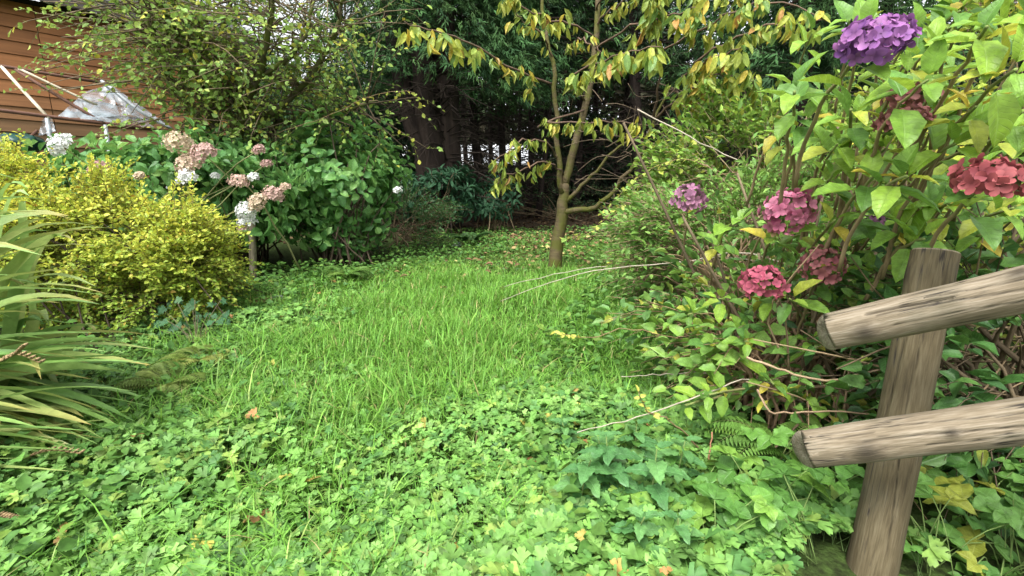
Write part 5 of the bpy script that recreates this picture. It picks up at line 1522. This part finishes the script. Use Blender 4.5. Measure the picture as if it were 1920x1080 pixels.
# ------------------------------------------------------------------ loose sticks and whips
def whip(label, pts, r0, r1, seed, col=(.38, .33, .26), leaves=None, group=None, name='bare_whip'):
    rng = np.random.default_rng(seed)
    q = spline([P(*p) for p in pts], 20); q[1:-1] += rng.normal(0, .003, (18, 3))
    o = MB().tubes(q, np.linspace(r0, r1, 20) * .75, col, 6).build(name, M_STEM, loc=q[0])
    tag(o, label, 'stick', group)
whip('long pale bare stem arching low over the lawn, the longer of a pair', [(1700, 600, 2.3), (1420, 478, 2.5), (1280, 492, 2.7), (1130, 505, 2.8), (1030, 530, 2.9), (938, 565, 3.0)], .006, .0025, 1)
whip('long pale bare stem reaching over the lawn towards the cherry trunk', [(1660, 580, 2.5), (1400, 485, 2.8), (1250, 497, 3.0), (1110, 502, 3.1), (1010, 522, 3.2), (945, 538, 3.3)], .0055, .0025, 2)
whip('pale straight stem leaning over the nettles', [(1560, 790, 1.9), (1425, 712, 1.62), (1310, 745, 1.5), (1190, 785, 1.4), (1082, 811, 1.34)], .0042, .0018, 3)
whip('short bare stem poking from the bramble over the lawn', [(1480, 740, 2.1), (1330, 700, 2.0), (1240, 702, 1.95), (1165, 706, 1.9)], .0042, .002, 4)
whip('curved brown stem running behind the handrail upright', [(1400, 670, 1.5), (1470, 694, 1.45), (1560, 712, 1.45), (1700, 690, 1.5), (1850, 760, 1.6)], .006, .004, 5, (.36, .26, .16))
whip('horizontal brown stem below the upper rail', [(1420, 730, 1.5), (1450, 774, 1.45), (1540, 772, 1.45), (1660, 790, 1.5), (1720, 900, 1.5)], .005, .003, 6, (.30, .21, .13))
whip('straight grey stem crossing in front of the light green bush', [(1195, 205, 3.2), (1300, 260, 3.1), (1440, 345, 3.0), (1560, 560, 2.8)], .006, .003, 7)
whip('reddish thorny stem standing beside the nettles', [(1318, 985, 1.35), (1328, 900, 1.38), (1335, 810, 1.42)], .005, .003, 8, (.28, .14, .08))

def sprig(label, pts, n, size, cols, seed, ends=(.5, 1.0)):
    rng = np.random.default_rng(seed)
    q = spline([P(*p) for p in pts], 24); q[1:-1] += rng.normal(0, .004, (22, 3))
    t = thing('leafy_sprig', label, 'twig', q[0])
    MB().tubes(q, np.linspace(.003, .0012, 24), (.22, .15, .08), 5).build('stem', M_STEM, t)
    me = leaf_meshes('leaf', [T_grid(.6, 4, fold=.2, droop=.1, tooth=.05, seed=seed)], cols, M_VEIN)
    for k in range(n):
        u = ends[0] + (ends[1] - ends[0]) * k / (n - 1); o = np.array([np.interp(u * 23, np.arange(24), q[:, j]) for j in range(3)])
        d = norm(q[-1] - q[-4]); sd = norm(np.cross(d, [0, 0, 1.0])) * (1 if k % 2 else -1)
        put('leaf', me[rng.integers(len(me))], t, o, d * .5 + sd + .3 * rng.standard_normal(3), np.array([0, -.5, 1.0]) + .35 * rng.standard_normal(3), size * rng.uniform(.75, 1.2))
YL = [(.52, .50, .10), (.45, .46, .08)]; PL = [(.30, .38, .07), (.38, .42, .08), (.20, .32, .06)]
sprig('thin stem tipped with small yellow leaves over the lawn', [(1420, 700, 2.0), (1290, 640, 2.0), (1180, 617, 1.95), (1110, 632, 1.9), (1040, 624, 1.85)], 10, .03, YL, 31, (.84, 1.0))
sprig('thin stem with pale yellow leaves beside the straight pale stem', [(1330, 860, 1.5), (1270, 800, 1.45), (1215, 770, 1.42), (1198, 735, 1.4)], 10, .026, YL, 32, (.45, 1.0))
sprig('drooping twig with pale green leaves near the foot of the cherry', [(1400, 320, 3.4), (1240, 350, 3.6), (1150, 395, 3.7), (1110, 435, 3.7), (1052, 448, 3.7)], 18, .055, PL, 33, (.35, 1.0))
sprig('arching twig with pale green leaves in front of the cherry limbs', [(1420, 360, 3.2), (1290, 300, 3.4), (1200, 330, 3.5), (1130, 400, 3.5)], 18, .055, PL, 34, (.3, 1.0))
sprig('yellow leaved twig reaching from hazel towards the massive conifer', [(520, 250, 5.2), (620, 215, 5.0), (700, 180, 4.9), (770, 172, 4.8), (790, 198, 4.8)], 14, .06, [(.40, .42, .06), (.28, .36, .06)], 35, (.4, 1.0))

# dead stub and small stones
def bits():
    rng = np.random.default_rng(9)
    u, v = np.meshgrid(np.linspace(0, 2 * math.pi, 15), np.linspace(0, math.pi, 9))
    def rock(name, px, py, r, col, label, sd):
        c = G(px, py)
        w = 1 + .15 * np.sin(2 * u + sd) * np.sin(v) + .1 * np.sin(3 * u + 2 * v + sd)
        p = np.stack([r * w * np.sin(v) * np.cos(u), r * .8 * w * np.sin(v) * np.sin(u), r * .6 * w * np.cos(v)], -1).reshape(-1, 3) + c + [0, 0, r * .3]
        i = (np.arange(8)[:, None] * 15 + np.arange(14)).ravel()
        f = np.concatenate([np.stack([i, i + 16, i + 1], 1), np.stack([i, i + 15, i + 16], 1)])
        tag(MB().add(p, f, (1, 1, 1)).build(name, mat_plain(name + '_mat', col, .9, nscale=30, namt=.35, bump=.6), loc=c), label, 'stone')
    rock('grey_stone', 522, 566, .06, (.16, .15, .17), 'small grey stone at the lawn edge near the wooden stake', 1)
    rock('brown_stone', 492, 574, .08, (.14, .09, .04), 'mossy brown stone beside the small grey stone', 3)
    rock('white_stone', 857, 461, .07, (.6, .62, .66), 'small white stone in the shade before the rhododendron', 5)
bits()
